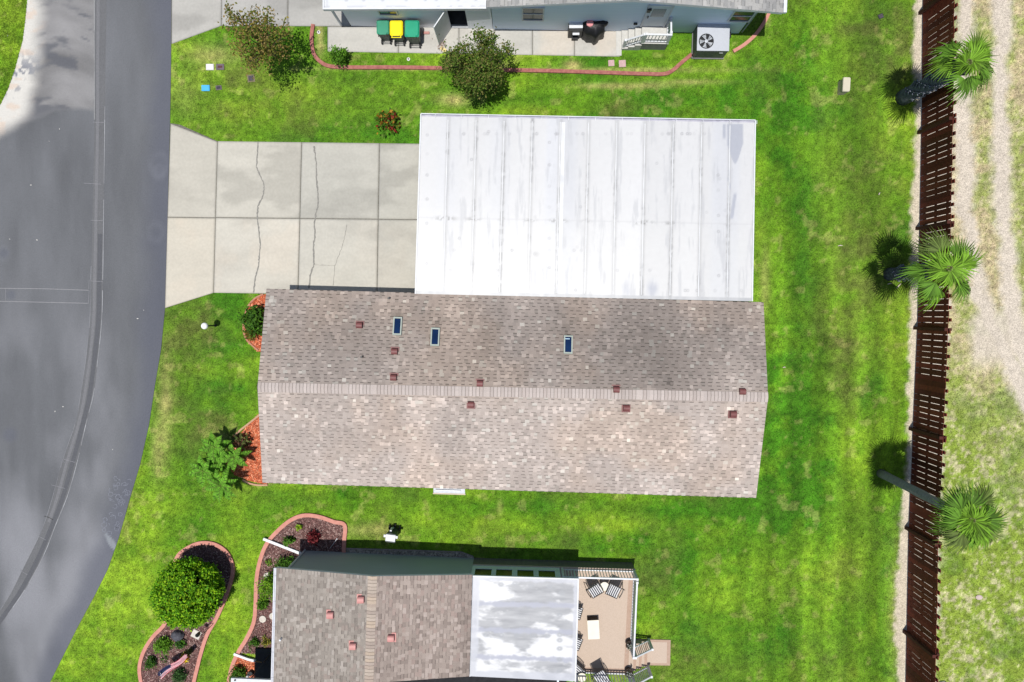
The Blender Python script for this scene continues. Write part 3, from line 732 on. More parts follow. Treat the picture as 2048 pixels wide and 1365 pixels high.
for i,r in enumerate(RIBS):
    d = np.abs(uu-r-.001)*15.3
    seg = sstep(.44,.56, fbm(X*0+i*7.3, Y, 1.4, 4, 610+i))
    rag = .5+1.0*fbm(X, Y, .12, 3, 630)
    g = np.clip(1-d/(.10*rag),0,1)*seg*sstep(.35,.6,fbm(X,Y,.16,2,640))
    col = mix(col, (.30,.30,.31), np.clip(g*1.6,0,.85)); col = mix(col, (.50,.505,.52), np.exp(-((d-.05)/.05)**2)*.6); col *= (1-.05*np.exp(-np.maximum(uu-r,0)*15.3/.35)*(uu>r))[:,None]
    ki = float(rs0.uniform(.1,1)); dm = np.exp(-((d/(.12+.3*ki))**2+((vv-.565-.005)/(.005+.006*ki))**2)); col = mix(col, (.30,.30,.30), np.clip(dm*1.8*ki*(fbm(X,Y,.09,2,650)>.47),0,.85)); col *= 1+rs0.uniform(-.035,.035)*((uu>r)&(uu<r+.0843))[:,None]; sm = fbm(X*3, Y*.35, .5, 4, 670+i)*((uu>r)&(uu<r+.0843)); col = mix(col, (.50,.51,.54), np.clip((sm-.60)*4,0,.5))
col = mix(col, (.58,.58,.60), np.exp(-((vv-.567)/.0035)**2)*.5)
fx = uu*668+842-vv*9; fy = vv*355+233+(fx-842)*.02
# bare grey patch and drips at the right end
pt = (sstep(1453,1456,fx)*(1-sstep(1484,1488,fx))*sstep(248,250,fy)*(1-sstep(0,6,fy-(300+25*np.abs(np.sin((fx-1455)/9.5)))+np.abs(fx-1470)*.9)))
pt = np.maximum(pt, sstep(1445,1447,fx)*(1-sstep(1450,1453,fx))*sstep(248,250,fy)*(1-sstep(272,282,fy)))
pt = np.maximum(pt, np.exp(-(((fx-1466-(410-fy)*.15)/3.4)**6))*sstep(382,392,fy)*(1-sstep(432,440,fy)))
for bx,by,rr in ((1458,345,6),(1456,358,4),(1459,372,7)): pt = np.maximum(pt, np.exp(-(((fx-bx)/1.8)**4+((fy-by)/rr)**4)))
col = mix(col, (.44,.46,.53), np.clip(pt,0,.9))
for bx in (1253,1302,1308): col = mix(col, (.47,.49,.56), np.exp(-(((fx-bx)/8)**2+((fy-578)/16)**2))*.7*(.4+.9*vnoise(fx/2.5,fy/14,4)))
bl = np.exp(-(((fx-1074)/7)**2+((fy-508)/7)**2)); col = mix(col, (.48,.48,.48), bl*.6)
rs = np.random.default_rng(66)
spots = [(rs.uniform(850,1500), rs.choice([268,268,268,500,540,580,rs.uniform(260,590)])) for _ in range(60)]+[(855,y) for y in (270,308,350,398,446,490,527)]+[(1100,y) for y in (285,330,372,414,476,535)]+[(1436,y) for y in (350,380,430,462,550)]
for bx,by in spots:
    q = np.hypot(fx-bx, fy-by); ring = np.exp(-((q-2.2)/1.1)**2); col = mix(col, (.42,.42,.44), np.clip(ring*rs.uniform(.2,.8),0,1))
fl = sstep(.978,.985,vv); col = mix(col, np.array([.50,.51,.53]), fl*(.55+.5*vnoise(uu*90,vv*0,77)))
gt = 1-sstep(.012,.02,vv); 
pr = npobj('roof', V, Q, col*np.array([.672,.668,.655]), METAL, cp)
mb = MB(); solid_poly(mb, [c0-Vector((0,0,.01)), c1-Vector((0,0,.01)), c2-Vector((0,0,.01)), c3-Vector((0,0,.01))], .10); obj('roof_deck', mb, WHITE, cp)
mb = MB()
lp = lambda u, v, z=0: (c0*(1-u)+c1*u)*(1-v)+(c3*(1-u)+c2*u)*v+Vector((0,0,z))
for r in RIBS: mb.beam(lp(r,.018,.018), lp(r,.978,.018), .035, .03)
big = RIBS[4]; mb.beam(lp(big+.009,.018,.012), lp(big+.009,.978,.012), .16, .02)
obj('rib', mb, pm('white rib paint', (.60,.605,.61), (.48,.485,.49), 3, .4, stretch=(1,.6,1)), pr)
# gutter along the north edge with hangers
mb = MB(); d = (c1-c0).normalized(); s = Vector((-d.y,d.x,0))
mb.beam(c0+s*.02+Vector((0,0,-.055)), c1+s*.02+Vector((0,0,-.055)), .14, .02); mb.beam(c0+s*.085+Vector((0,0,.0)), c1+s*.085+Vector((0,0,.0)), .022, .12)
gt = obj('gutter', mb, pm('gutter grey', (.40,.40,.46), (.30,.30,.36), 4, .5), cp)
mb = MB(); mb.beam(c0+s*.097+Vector((0,0,.055)), c1+s*.097+Vector((0,0,.055)), .03, .02)
for k in range(13): p = lp((29+53.5*k)/668,0,.03); mb.beam(p-s*.06, p+s*.09, .02, .02)
for a, b in ((c0,c3),(c1,c2)): mb.beam(a+s*(.09 if a.z<2.5 else 0)+Vector((0,0,.012)), b+Vector((0,0,.012)), .05, .06)
obj('edge_trim', mb, WHITE, cp)
for u in (.02,.25,.5,.75,.98):
    for v in (.03,):
        p = lp(u,v); mb = MB(); mb.box((p.x,p.y,(CH-.12)/2), (.09,.09,CH-.12), ROT); obj('post', mb, WHITE, cp)
mb = MB()
mb.beam(lp(0.02,.04,-.16), lp(.98,.04,-.16), .08, .14); obj('beam', mb, WHITE, cp)

# ---------- neighbour's house at the top ----------
UE = 3.2; UR = 4.1
uh = thing('house', 'pale blue-grey sided house with grey gable roof behind the covered grill and air conditioner', 'house', P(1230,40,0)*1)
eSW, eSE, ap = P(972,15,UE), P(1566,26,UE), P(1269,1,UR)
d = (eSE-eSW).normalized(); nv = Vector((-d.y, d.x, 0))*9
mb = MB(); solid_poly(mb, [eSW,ap,ap+nv,eSW+nv], .16); solid_poly(mb, [ap,eSE,eSE+nv,ap+nv], .16)
rf = obj('roof', mb, WHITE, uh)
pal2 = ([(.29,.285,.275),(.33,.322,.305),(.25,.247,.24),(.37,.36,.345)], [.4,.3,.2,.1])
tn = lambda X, Y, rg: (.82+.3*fbm(X,Y,1.5,4,701))[:,None]*np.ones(3)
inn = d*.06
shingles('shingle_field', eSW+nv, eSW, ap+nv, ap, pal2, rf, tn, seed=21, tabw=(.16,.3), band=.5, bandc=.65)
shingles('shingle_field', eSE+nv, eSE, ap+nv, ap, pal2, rf, tn, seed=22, tabw=(.16,.3), band=.5, bandc=.65)
caps('ridge_cap', ap, ap+nv, .2, .05, [(.38,.37,.36)], rf, seed=23, z=.035)
mb = MB(); o_ = d*.07; mb.beam(eSE+o_+Vector((0,0,-.02)), eSE+o_+nv+Vector((0,0,-.02)), .13, .13); gt = obj('gutter', mb, WHITE, rf)
# walls: south face from px 987 to 1477 at the ground
BW = pm('pale blue siding', (.70,.80,.90), (.66,.76,.87), 1.5, .6, .15, bscale=8, stretch=(.3,.3,8))
wa, wb = P(987,59.3,0).xy, P(1477,67,0).xy; dd = (wb-wa).normalized(); nn_ = Vector((-dd.y, dd.x))*8.6
gz = lambda p: UE-.14+(UR-UE)*(1-abs((Vector((*p,0))-ap).dot(d))/((eSE-eSW).length/2))
mb = MB(); lo = -.05; za, zb = gz(wa)-.04, gz(wb)-.04
am_ = Vector((ap.x,ap.y)); t_ = (am_-wa).dot(dd); wm = wa+dd*t_; zm = UR-.2
fr = [(*wa,lo),(*wb,lo),(*wb,zb),(*wm,zm),(*wa,za)]; bk = [(x+nn_.x,y+nn_.y,z) for x,y,z in fr]
mb.add(fr+bk, [(0,1,2,3,4),(9,8,7,6,5)]+[(i,5+i,5+(i+1)%5,(i+1)%5) for i in range(5)])
obj('wall', mb, BW, uh)
def ws(x, h, A=None, B=None):
    """metres along the south wall for photo column x seen at height h"""
    A = wa if A is None else A; B = wb if B is None else B
    o = Vector((0,0,CAMH)); dr_ = P(x,40,0)-o; n2 = (B-A).normalized(); pr_ = Vector((n2.y,-n2.x))
    # intersect the vertical plane of the image column with the wall line
    a = P(x,0,h).xy; b = P(x,120,h).xy; r_ = b-a; den = r_.x*n2.y-r_.y*n2.x
    t = ((A-a).x*n2.y-(A-a).y*n2.x)/den
    return ((a+r_*t)-A).dot(n2)
GREENG = pm('dark green glass', (.03,.055,.045), (.02,.04,.035), 2, .15, spec=.5)
window(uh, wa, wb, ws(1066,1.7), 1.75, .95, 1.3, pane=GREENG)
window(uh, wa, wb, ws(1483,1.8), 1.85, .95, 1.1, pane=GREENG)
door(uh, wa, wb, ws(1315,1.9), .72, .92, 2.05, pm('white steel door', (.60,.64,.67), (.56,.6,.63), 3, .5))
c, ang, n = wallpt(wa, wb, ws(1299,2.5), .06); mb = MB(); mb.box(c+Vector((0,0,2.35)), (.14,.12,.22), ang, bev=.01); mb.box(c+Vector((0,0,2.52)), (.18,.16,.05), ang); obj('porch_light', mb, BLACKM, uh)
c, ang, n = wallpt(wa, wb, ws(1271,.95), .05); mb = MB(); mb.box(c+Vector((0,0,.95)), (.16,.08,.09), ang, bev=.01); obj('outlet_box', mb, BLACKM, uh)
c, ang, n = wallpt(wa, wb, ws(1509,1.9), .03); mb = MB(); mb.tube([c+Vector((0,0,.2)), c+Vector((0,0,2.9))], .03, 6); obj('conduit', mb, pm('grey conduit', (.3,.33,.36), (.25,.28,.3), 4, .5), uh)
# ---------- their carport with the storeroom ----------
SH = 2.4
uc = thing('carport', 'white flat-roofed carport and storeroom with open door behind the row of trash bins', 'carport', P(830,40,0)*1)
f0, f1 = P(646,20,SH), P(974,17,SH); q0 = P(703,53,0).xy; q1 = P(986,59.2,0).xy
f1 = P(974.5,18.5,SH); dv = Vector((0.02,8,0))
mb = MB(); solid_poly(mb, [f0,f1,f1+dv,f0+dv], .14); obj('roof_edge', mb, WHITE, uc)
def pan2(u, v):
    return f0.x*(1-u)+f1.x*u+dv.x*v, f0.y*(1-u)+f1.y*u+dv.y*v, SH+.006+0*u
V, Q = gridmesh(180, 180, pan2); Q = upfix(V, Q); X, Y = V[:,0].copy(), V[:,1].copy()
uu, vv = [k.ravel() for k in np.meshgrid(np.linspace(0,1,181), np.linspace(0,1,181))]
col = np.broadcast_to(np.array([.55,.56,.575]), X.shape+(3,)).copy()*(.93+.12*fbm(X*.5,Y*1.5,.8,4,720))[:,None]
col = mix(col, (.40,.41,.44), np.exp(-((vv*8-.10)/.05)**2)*.8*(fbm(X,Y,.4,3,721)>.45))
col = mix(col, (.42,.43,.45), np.exp(-((uu*7.3-.18)/.05)**2)*.7)
for bx in (.15,.26,.38,.53,.65,.72,.86,.97):
    for by in (.42,1.5,2.6): 
        q = np.hypot(uu*7.3-bx*7.3*.96, vv*8-by); col = mix(col, (.33,.34,.36), np.clip(np.exp(-((q-.055)/.03)**2),0,.7))
npobj('roof', V, Q, col, METAL, uc)
mb = MB(); 
mb.beam(f0+Vector((0,.03,.02)), f1+Vector((0,.03,.02)), .07, .07); mb.beam(f0+Vector((.03,0,.019)), f0+dv+Vector((.03,0,.019)), .06, .068); mb.beam(f1+Vector((-.03,0,.018)), f1+dv+Vector((-.03,0,.018)), .08, .066); obj('edge_trim', mb, WHITE, uc)
LW = pm('pale grey siding', (.74,.77,.80), (.70,.73,.77), 2, .6, .15, bscale=8, stretch=(.3,.3,8))
D0, D1 = ws(902,0,q0,q1), ws(937,0,q0,q1)   # doorway
tot = (q1-q0).length; dq = (q1-q0).normalized(); nq = Vector((-dq.y,dq.x))
mb = MB(); zt = SH-.16
seg = lambda s0, s1, z0, z1, y0=0, y1=.12: mb.prism([q0+dq*s0+nq*y0, q0+dq*s1+nq*y0, q0+dq*s1+nq*y1, q0+dq*s0+nq*y1], z0, z1)
seg(0,D0,-.05,zt); seg(D1,tot-.004,-.05,zt); seg(D0,D1,2.08,zt); seg(0,.12,-.05,zt,.122,5); seg(.122,tot-.004,-.05,zt,5,5.12)
obj('wall', mb, LW, uc)
mb = MB(); mb.prism([q0+dq*.13+nq*.13, q0+dq*(tot-.13)+nq*.13, q0+dq*(tot-.13)+nq*4.95, q0+dq*.13+nq*4.95], .0, .04); obj('floor', mb, pm('dark floor', (.08,.08,.085), (.05,.05,.055), 3, .9), uc)
mb = MB(); seg(D0,D1,.0,.09,.0,.14); obj('threshold', mb, pm('grey aluminium', (.35,.36,.38), (.28,.29,.3), 5, .4), uc)
window(uc, q0, q1, ws(774,1.8,q0,q1), 1.75, .85, .8, pane=GREENG)
# open door leaf, hinged at its right jamb, swung outward
h0 = q0+dq*D0; h1 = P(878,93,0).xy; leafd = (h1-h0).normalized(); h1 = h0+leafd*.92
mb = MB(); mb.beam(Vector((*h0,1.03))+Vector((*(leafd*.02),0)), Vector((*h1,1.03)), .045, 2.0); dl = obj('door', mb, pm('white storeroom door', (.58,.59,.60), (.50,.52,.53), 3, .5), uc)
mb = MB(); c = Vector((*(h0+leafd*.82),1.0)); mb.tube([c+Vector((-.06,-.04,0)), c+Vector((.07,.05,0))], .025, 8); obj('handle', mb, BLACKM, dl)
mb = MB()
for u in (.03,.5,.97): p = f0+dv*u*.55+Vector((.15,.2,0)); mb = MB(); mb.box((p.x,p.y,(SH-.14)/2), (.08,.08,SH-.14)); obj('post', mb, WHITE, uc)

# ---------- brick-red curb edging of the upper bed ----------
def curb(name, path, wd, hgt, m, label, seed=0, closed=False):
    pts = [tuple(p) for p in w(smooth_path(path, 5, closed))]
    if closed: pts.append(pts[0])
    mb = MB(); ribbon(mb, pts, wd, -.03, None, hgt+.03)
    return tag(obj(name, mb, m), label, 'garden edging')
REDC = pm('faded brick-red curb', (.36,.15,.12), (.25,.085,.075), 7, .9, .6, bscale=30)
PINKC = pm('salmon concrete curb', (.52,.24,.19), (.44,.19,.15), 6, .9, .6, bscale=30)
curb('curb_edging', [(627,50),(624,72),(625,95),(630,112),(643,126),(662,134),(700,136),(800,136),(900,138),(1000,141),(1100,143),(1200,146),(1290,149),(1328,149),(1345,142),(1362,127),(1383,110)], .16, .09, REDC, 'long brick-red concrete curb curving along the lawn below the walkway')
curb('curb_edging', [(1466,104),(1486,92),(1505,76),(1520,58),(1532,38),(1541,18),(1548,-5)], .15, .09, PINKC, 'short pink curb curving round the corner beside the air conditioner')

# ---------- neighbour's house at the bottom ----------
LE = 2.9; LR = 3.45
lh = thing('house', 'house with patchy brown and grey shingle roof, pink vents and white gutter at lower left', 'house', P(745,1250,0)*1)
a0_, a1_, b0_, b1_ = P(552,1136,LE), P(544,1440,LE), P(745,1153,LR), P(735,1440,LR)
c0_, c1_, bb_ = P(945,1150,LE), P(939,1353,LE), P(738,1367,LR)
mb = MB(); solid_poly(mb, [a0_,b0_,b1_,a1_], .15); solid_poly(mb, [b0_,c0_,c1_,bb_], .15)
rf = obj('roof', mb, pm('white fascia', (.62,.65,.68), (.55,.58,.61), 5, .5), lh)
pal3 = ([(.245,.215,.187),(.275,.243,.212),(.205,.178,.155),(.315,.28,.248),(.255,.212,.185)], [.3,.25,.2,.13,.12])
def tn3(X, Y, rg):
    px, py = proj(X*(32/29), Y*(32/29)); rgt = sstep(735,760,px)
    t = (.84+.30*fbm(X*1.3,Y*.8,.7,4,731))*(1+.05*rgt)*(1-.16*sstep(900,940,px)); k = np.ones((len(X),3)); k[:,0] += .05*rgt; k[:,2] -= .02*rgt
    k[:,1] -= .02*rgt
    return k*t[:,None]
shingles('shingle_field', a0_, a1_, b0_, b1_, pal3, rf, tn3, seed=31, tabw=(.12,.24), band=.36, bandc=.62, course=.14)
shingles('shingle_field', c0_, c1_, b0_, bb_, pal3, rf, tn3, seed=32, tabw=(.12,.24), band=.36, bandc=.62, course=.14)
caps('ridge_cap', b0_, b1_, .19, .045, [(.36,.29,.24),(.39,.325,.27),(.33,.27,.23),(.40,.32,.25)], rf, seed=33, z=.035)
PINKV = pm('pink vent paint', (.50,.23,.21), (.44,.20,.18), 5, .5)
def onlo(x, y):
    A, B, Cc = (a0_, a1_, b0_) if x < 742 else (c0_, c1_, b0_)
    nrm = (B-A).cross(Cc-A); o = Vector((0,0,CAMH)); dr_ = P(x,y,0)-o
    return o+dr_*((A-o).dot(nrm)/dr_.dot(nrm))
for x,y in ((662,1229),(723,1198),(707,1291),(783,1275)): roof_vent(lh, onlo(x,y)+Vector((0,0,.02)), .0, PINKV, .27)
p = onlo(563,1277); mb = MB(); mb.tube([p-Vector((0,0,.05)), p+Vector((0,0,.2))], .04, 10); obj('vent_pipe', mb, WHITE, lh)
mb = MB(); sx = Vector((-.03,0,-.02)); mb.beam(a0_+sx, a1_+sx, .11, .11); gt = obj('gutter', mb, WHITE2, rf)
mb = MB(); 
for k in range(6): p = a0_+(a1_-a0_)*((k+.3)/6)+sx+Vector((0,0,.06)); mb.beam(p-Vector((.06,0,0)), p+Vector((.06,0,0)), .02, .012)
mb.beam(a0_+Vector((-.03,0,.04)), a1_+Vector((-.03,0,.04)), .03, .014); obj('gutter_strap', mb, pm('grey strap', (.38,.38,.42), (.3,.3,.34), 5, .5), gt)
GW = pm('grey-green siding', (.34,.37,.38), (.31,.34,.35), 2, .7, .15, bscale=8, stretch=(.3,.3,8))
g0, g1 = P(612,1101,0).xy, P(948,1116,0).xy; dg = (g1-g0).normalized(); ng = Vector((dg.y,-dg.x))*4.05
mb = MB(); z0 = LE-.2; gm = g0+dg*(Vector((b0_.x,b0_.y))-g0).dot(dg)
fr = [(*g0,-.05),(*g0,z0+.04),(*gm,LR-.2),(*g1,z0+.04),(*g1,-.05)]; bk = [(x+ng.x,y+ng.y,z) for x,y,z in fr]
mb.add(fr+bk, [(0,1,2,3,4),(9,8,7,6,5)]+[(i,5+i,5+(i+1)%5,(i+1)%5) for i in range(5)])
obj('wall', mb, GW, lh)
g0b = g0+Vector((ng.x,ng.y))
mb = MB(); mb.prism([g0+ng+Vector((.01,0)), g0+ng*1.8+Vector((.01,0)), g0+ng*1.8+dg*3.6, g0+ng+dg*3.6], -.05, z0+.03); obj('rear_wall', mb, GW, lh)
for s in (1.4,): window(lh, g0b, g0, s+.6, 1.5, 1.2, 1.1)
mb = MB(); mb.beam(Vector((*(g0+dg*.02),.05))+Vector((-.04,.03,0)), Vector((*(g0+dg*.02),2.6))+Vector((-.04,.03,0)), .07, .07); obj('downspout', mb, WHITE2, lh)
# black sheet added to stand for the shadowed gap beyond the main roof
mb = MB(); solid_poly(mb, [P(700,1335,2.2),P(1132,1335,2.2),P(1132,1470,2.2),P(700,1470,2.2)], .1); obj('gap_shade', mb, pm('gap shade black', (.022,.022,.024), (.014,.014,.016), 6, .95, .4), lh)
mb = MB(); mb.beam(P(1122,1358.5,2.5), P(1146,1361.5,2.5), .04, .1); obj('roof_trim', mb, WHITE2, lh)
# flat metal roof over the enclosed porch
PE = 2.74
p0, p1, p2, p3 = P(945,1152.5,PE), P(1157,1158.5,PE), P(1151,1363,PE), P(939.5,1353,PE)
def pan3(u, v):
    return (p0.x*(1-u)+p1.x*u)*(1-v)+(p3.x*(1-u)+p2.x*u)*v, (p0.y*(1-u)+p1.y*u)*(1-v)+(p3.y*(1-u)+p2.y*u)*v, PE+0*u
V, Q = gridmesh(150, 150, pan3); Q = upfix(V, Q); X, Y = V[:,0].copy(), V[:,1].copy()
uu, vv = [k.ravel() for k in np.meshgrid(np.linspace(0,1,151), np.linspace(0,1,151))]
fx = 945+uu*212-vv*5; fy = 1153+vv*207+uu*6
col = np.broadcast_to(np.array([.62,.62,.625]), X.shape+(3,)).copy()
gr_ = fbm(X*.6+Y*.25, Y*1.4, .7, 5, 740); cloud = sstep(.42,.60,gr_+.10*np.exp(-(((fx-1120)/70)**2+((fy-1190)/50)**2))+.08*np.exp(-(((fx-1110)/60)**2+((fy-1250)/25)**2))-.10*sstep(1275,1300,fy))
col = mix(col, (.26,.265,.28), cloud*.95*(.6+.6*fbm(X*.5,Y*2.5,.4,3,748)))
bd = np.minimum.reduce([np.abs(fy-1209-(uu*4)), np.abs(fy-1263-(uu*4)), np.abs(fy-1319-(uu*4))])
col = mix(col, (.33,.34,.40), (1-sstep(2,7,bd+(fbm(X,Y,.2,3,741)-.5)*8))*.9)
edge_ = np.minimum.reduce([(fx+5*vv-945), (1157-5*vv-fx)*1.6, (fy-1153-6*uu)*1.6, (1360-fy)*1.2])
col = mix(col, (.44,.45,.49), (1-sstep(10,17,edge_+(fbm(X,Y,.25,3,742)-.5)*10))*.8)
col = mix(col, (.50,.51,.53), (np.abs(fx+5*vv-958)<2)*.5*(fy<1265)*1.)
for bx,by in [(972+31*k,1274) for k in range(5)]+[(1120,y) for y in (1232,1272,1283,1300,1322,1345)]+[(1030,1168),(1002,1170),(1062,1173),(1100,1174),(1124,1187)]:
    q = np.hypot((fx-bx)/1.3, fy-by); col = mix(col, (.30,.31,.33), np.clip(np.exp(-((q-2.6)/2.0)**2),0,.75))
pc = thing('enclosed_porch', 'enclosed porch with blotchy white metal roof and row of dark windows beside the deck', 'porch', P(1050,1200,0)*1)
npobj('roof', V, Q, col*.86, METAL, pc)
mb = MB(); dz = Vector((0,0,.012)); solid_poly(mb, [p0-dz,p1-dz,p2-dz,p3-dz], .13)
mb.beam(p0+Vector((0,.01,.02)), p1+Vector((0,.01,.02)), .05, .05); mb.beam(p1+Vector((-.01,0,.019)), p2+Vector((-.01,0,.019)), .06, .05); mb.beam(p0+Vector((.01,0,.018)), p3+Vector((.01,0,.018)), .04, .03)
obj('roof_edge', mb, WHITE, pc)
DZ = .87
k0, k1 = P(948,1116.5,0).xy, P(1264,1125.5,0).xy; dk = (k1-k0).normalized(); nk = Vector((dk.y,-dk.x))
K = lambda s, t, z=0: Vector((*(k0+dk*s+nk*t), z))
klen = (k1-k0).length; pw = (P(1117,1121,0).xy-k0).length
WP = pm('white porch wall', (.60,.66,.70), (.55,.61,.65), 3, .5)
mb = MB(); bx_ = lambda s0, s1, z0, z1, t0=.02, t1=.1: mb.prism([K(s0,t0).xy,K(s1,t0).xy,K(s1,t1).xy,K(s0,t1).xy], z0, z1)
wins = [(947.5,986),(989.5,1027),(1032,1070),(1074.5,1113)]
prev = .0; W_ = []
for x0_, x1_ in wins:
    s0 = (P((x0_),1140,1.6).xy-k0).dot(dk); s1 = (P(x1_,1140,1.6).xy-k0).dot(dk); W_.append((max(s0,.06),s1))
bx_(0, pw, DZ+.002, 1.25); bx_(0, pw, 2.15, PE-.15)
for s0, s1 in W_:
    bx_(prev, s0, 1.2505, 2.1495); prev = s1
bx_(prev, pw, 1.2505, 2.1495)
mb.prism([K(pw-.08,.1).xy,K(pw,.1).xy,K(pw,4.6).xy,K(pw-.08,4.6).xy], DZ+.002, PE-.15)
obj('wall', mb, WP, pc)
for s0, s1 in W_: window(pc, K(0,.02).xy-nk*.0, K(5,.02).xy, (s0+s1)/2, 1.7, s1-s0, .9, frame=WP, pane=pm('black window glass', (.012,.014,.015), (.008,.009,.01), 2, .2), mull=0)
mb = MB(); mb.box(K(klen*0+ (P(1152,1130,2).xy-k0).dot(dk), .12, (DZ+PE)/2-.06), (.08,.08,PE-DZ-.13), math.atan2(dk.y,dk.x)); obj('post', mb, WHITE, pc)

# ---------- deck ----------
dt = thing('deck', 'raised deck with peach floor, white balustrade and steps down to the lawn', 'deck', P(1200,1230,0)*1)
S_end = (P(1264,1330,0).xy-k0).dot(nk)
sp_ = (P(1150,1121,0).xy-k0).dot(dk)
mb = MB(); mb.prism([K(0,0).xy,K(klen,0).xy,K(klen-.1,S_end).xy,K(0,S_end).xy], -.02, DZ-.05); obj('skirt', mb, pm('taupe skirting', (.16,.15,.135), (.13,.12,.11), 2, .8, .2, stretch=(9,9,.2)), dt)
FLR = pm('peach deck coating', (.47,.375,.30), (.40,.315,.25), 34, .85, .3); BRD = pm('brown deck border', (.38,.27,.21), (.33,.23,.17), 12, .85)
mb = MB(); mb.prism([K(0,-.02).xy,K(klen+.02,-.02).xy,K(klen-.08,S_end+.02).xy,K(0,S_end+.02).xy], DZ-.048, DZ); fl_ = obj('floor', mb, FLR, dt)
mb = MB(); mb.prism([K(klen-.27,.35).xy,K(klen-.07,.35).xy,K(klen-.17,S_end-.02).xy,K(klen-.37,S_end-.02).xy], DZ+.001, DZ+.004)
mb.prism([K(pw+.3,S_end-.25).xy,K(klen-.38,S_end-.25).xy,K(klen-.38,S_end-.02).xy,K(pw+.3,S_end-.02).xy], DZ+.001, DZ+.0035)
obj('border', mb, BRD, fl_)
def balustrade(root, A, B, z0, z1=None, hgt=1.0, sp=.125, name='railing', m=WHITE, b0=.1):
    z1 = z0 if z1 is None else z1; A = Vector((*A[:2],z0)); B = Vector((*B[:2],z1)); mb = MB(); L_ = (B-A).length; n = max(2,int(L_/sp))
    up = Vector((0,0,1)); mb.beam(A+up*hgt, B+up*hgt, .07, .05); mb.beam(A+up*b0, B+up*b0, .045, .045)
    for i in range(n+1):
        p = A+(B-A)*((i+.0)/n); p = Vector((p.x,p.y,p.z+(hgt+b0)/2)); mb.box(p, (.028,.028,hgt-b0-.03), math.atan2(B.y-A.y,B.x-A.x))
    for p in (A,B): mb.box(p+up*(hgt/2+.015), (.10,.10,hgt+.09), math.atan2(B.y-A.y,B.x-A.x))
    return obj(name, mb, m, root)
T0 = (P(1264,1277,0).xy-k0).dot(nk)
balustrade(dt, K(pw+.12,.06), K(klen-.06,.06), DZ)
balustrade(dt, K(klen-.06,.20), K(klen-.11,T0-.02), DZ)
balustrade(dt, K(sp_+.1,S_end-.06), K(klen-.2,S_end-.06), DZ)
# steps to the east
sx0 = klen; nst = 3
for i in range(nst):
    z = DZ*(1-(i+1)/(nst+1)); mb = MB(); s0 = klen-.07+i*.29
    mb.prism([K(s0+.002,T0+.04).xy,K(s0+.29,T0+.04).xy,K(s0+.29,S_end-.04).xy,K(s0+.002,S_end-.04).xy], 0.03 if i else .03, z); stp = obj('step', mb, FLR, dt)
    mb = MB(); mb.prism([K(s0+.16,T0+.05).xy,K(s0+.285,T0+.05).xy,K(s0+.285,S_end-.05).xy,K(s0+.16,S_end-.05).xy], z+.001, z+.005); obj('nosing', mb, BRD, stp)
for t_ in (T0, S_end): balustrade(dt, K(klen-.02,t_), K(klen+.86,t_), DZ+.0, .06, .95, .11, name='stair_railing')
mb = MB(); q = [P(1262,1278,0),P(1341,1280,0),P(1340,1331,0),P(1262,1330,0)]; mb.prism([p.xy for p in q], -.02, .03)
lp_ = obj('landing_pad', mb, BRD, dt); cc_ = sum(q, Vector())/4; mb = MB(); mb.prism([(cc_+(p-cc_)*.82).xy for p in q], .031, .034); obj('pad_inlay', mb, FLR, lp_)

# ---------- stair of the upper house ----------
CS = pm('pale concrete step', (.48,.47,.44), (.43,.42,.39), 5, .85)
sg = thing('entry_steps', 'pale concrete entry steps with white railing below the white house door', 'steps', P(1300,80,0)*1)
LZ = .72; q0_, q1_ = P(1285,52,LZ), P(1336,53,LZ); q2_, q3_ = P(1336,88,LZ), P(1284,87,LZ)
mb = MB(); mb.prism([p.xy for p in (q0_,q1_,q2_,q3_)], -.02, LZ-.06); obj('base', mb, pm('grey block base', (.22,.22,.22), (.17,.17,.17), 6, .9), sg)
mb = MB(); cc_ = (q0_+q1_+q2_+q3_)/4; mb.prism([(cc_+(p-cc_)*1.03).xy for p in (q0_,q1_,q2_,q3_)], LZ-.058, LZ); obj('landing', mb, CS, sg)
for i,(xa,xb) in enumerate(((1270.5,1284),(1257,1270),(1243.5,1256.5))):
    z = LZ*(3-i)/4; a = P(xa,55,z); b = P(xb,55,z); c = P(xb,104-i*1.5,z*.3); c = P(xb, 101+ i*2, z)
    y0_ = a.y; y1_ = q2_.y; mb = MB(); mb.prism([(a.x,y0_),(b.x-.01,y0_),(b.x-.01,y1_),(a.x,y1_)], -.02+.001*i, z); obj('step', mb, CS, sg)
mb = MB(); mb.prism([P(1232,57,.05).xy, P(1243,57,.05).xy, P(1243,112,.05).xy, P(1232,112,.05).xy], .032, .07); obj('ramp_lip', mb, CS, sg)
balustrade(sg, (q3_.x+.05,q3_.y+.05), (q2_.x-.05,q2_.y+.05), LZ, hgt=.85, sp=.13)
balustrade(sg, (q2_.x-.04,q2_.y+.14), (q1_.x-.04,q1_.y-.02), LZ, hgt=.85, sp=.13)
p = P(1246,100,.1); balustrade(sg, (q3_.x-.03,q3_.y+.055), (p.x,q3_.y+.055), LZ, .1, .80, .13, name='stair_railing')

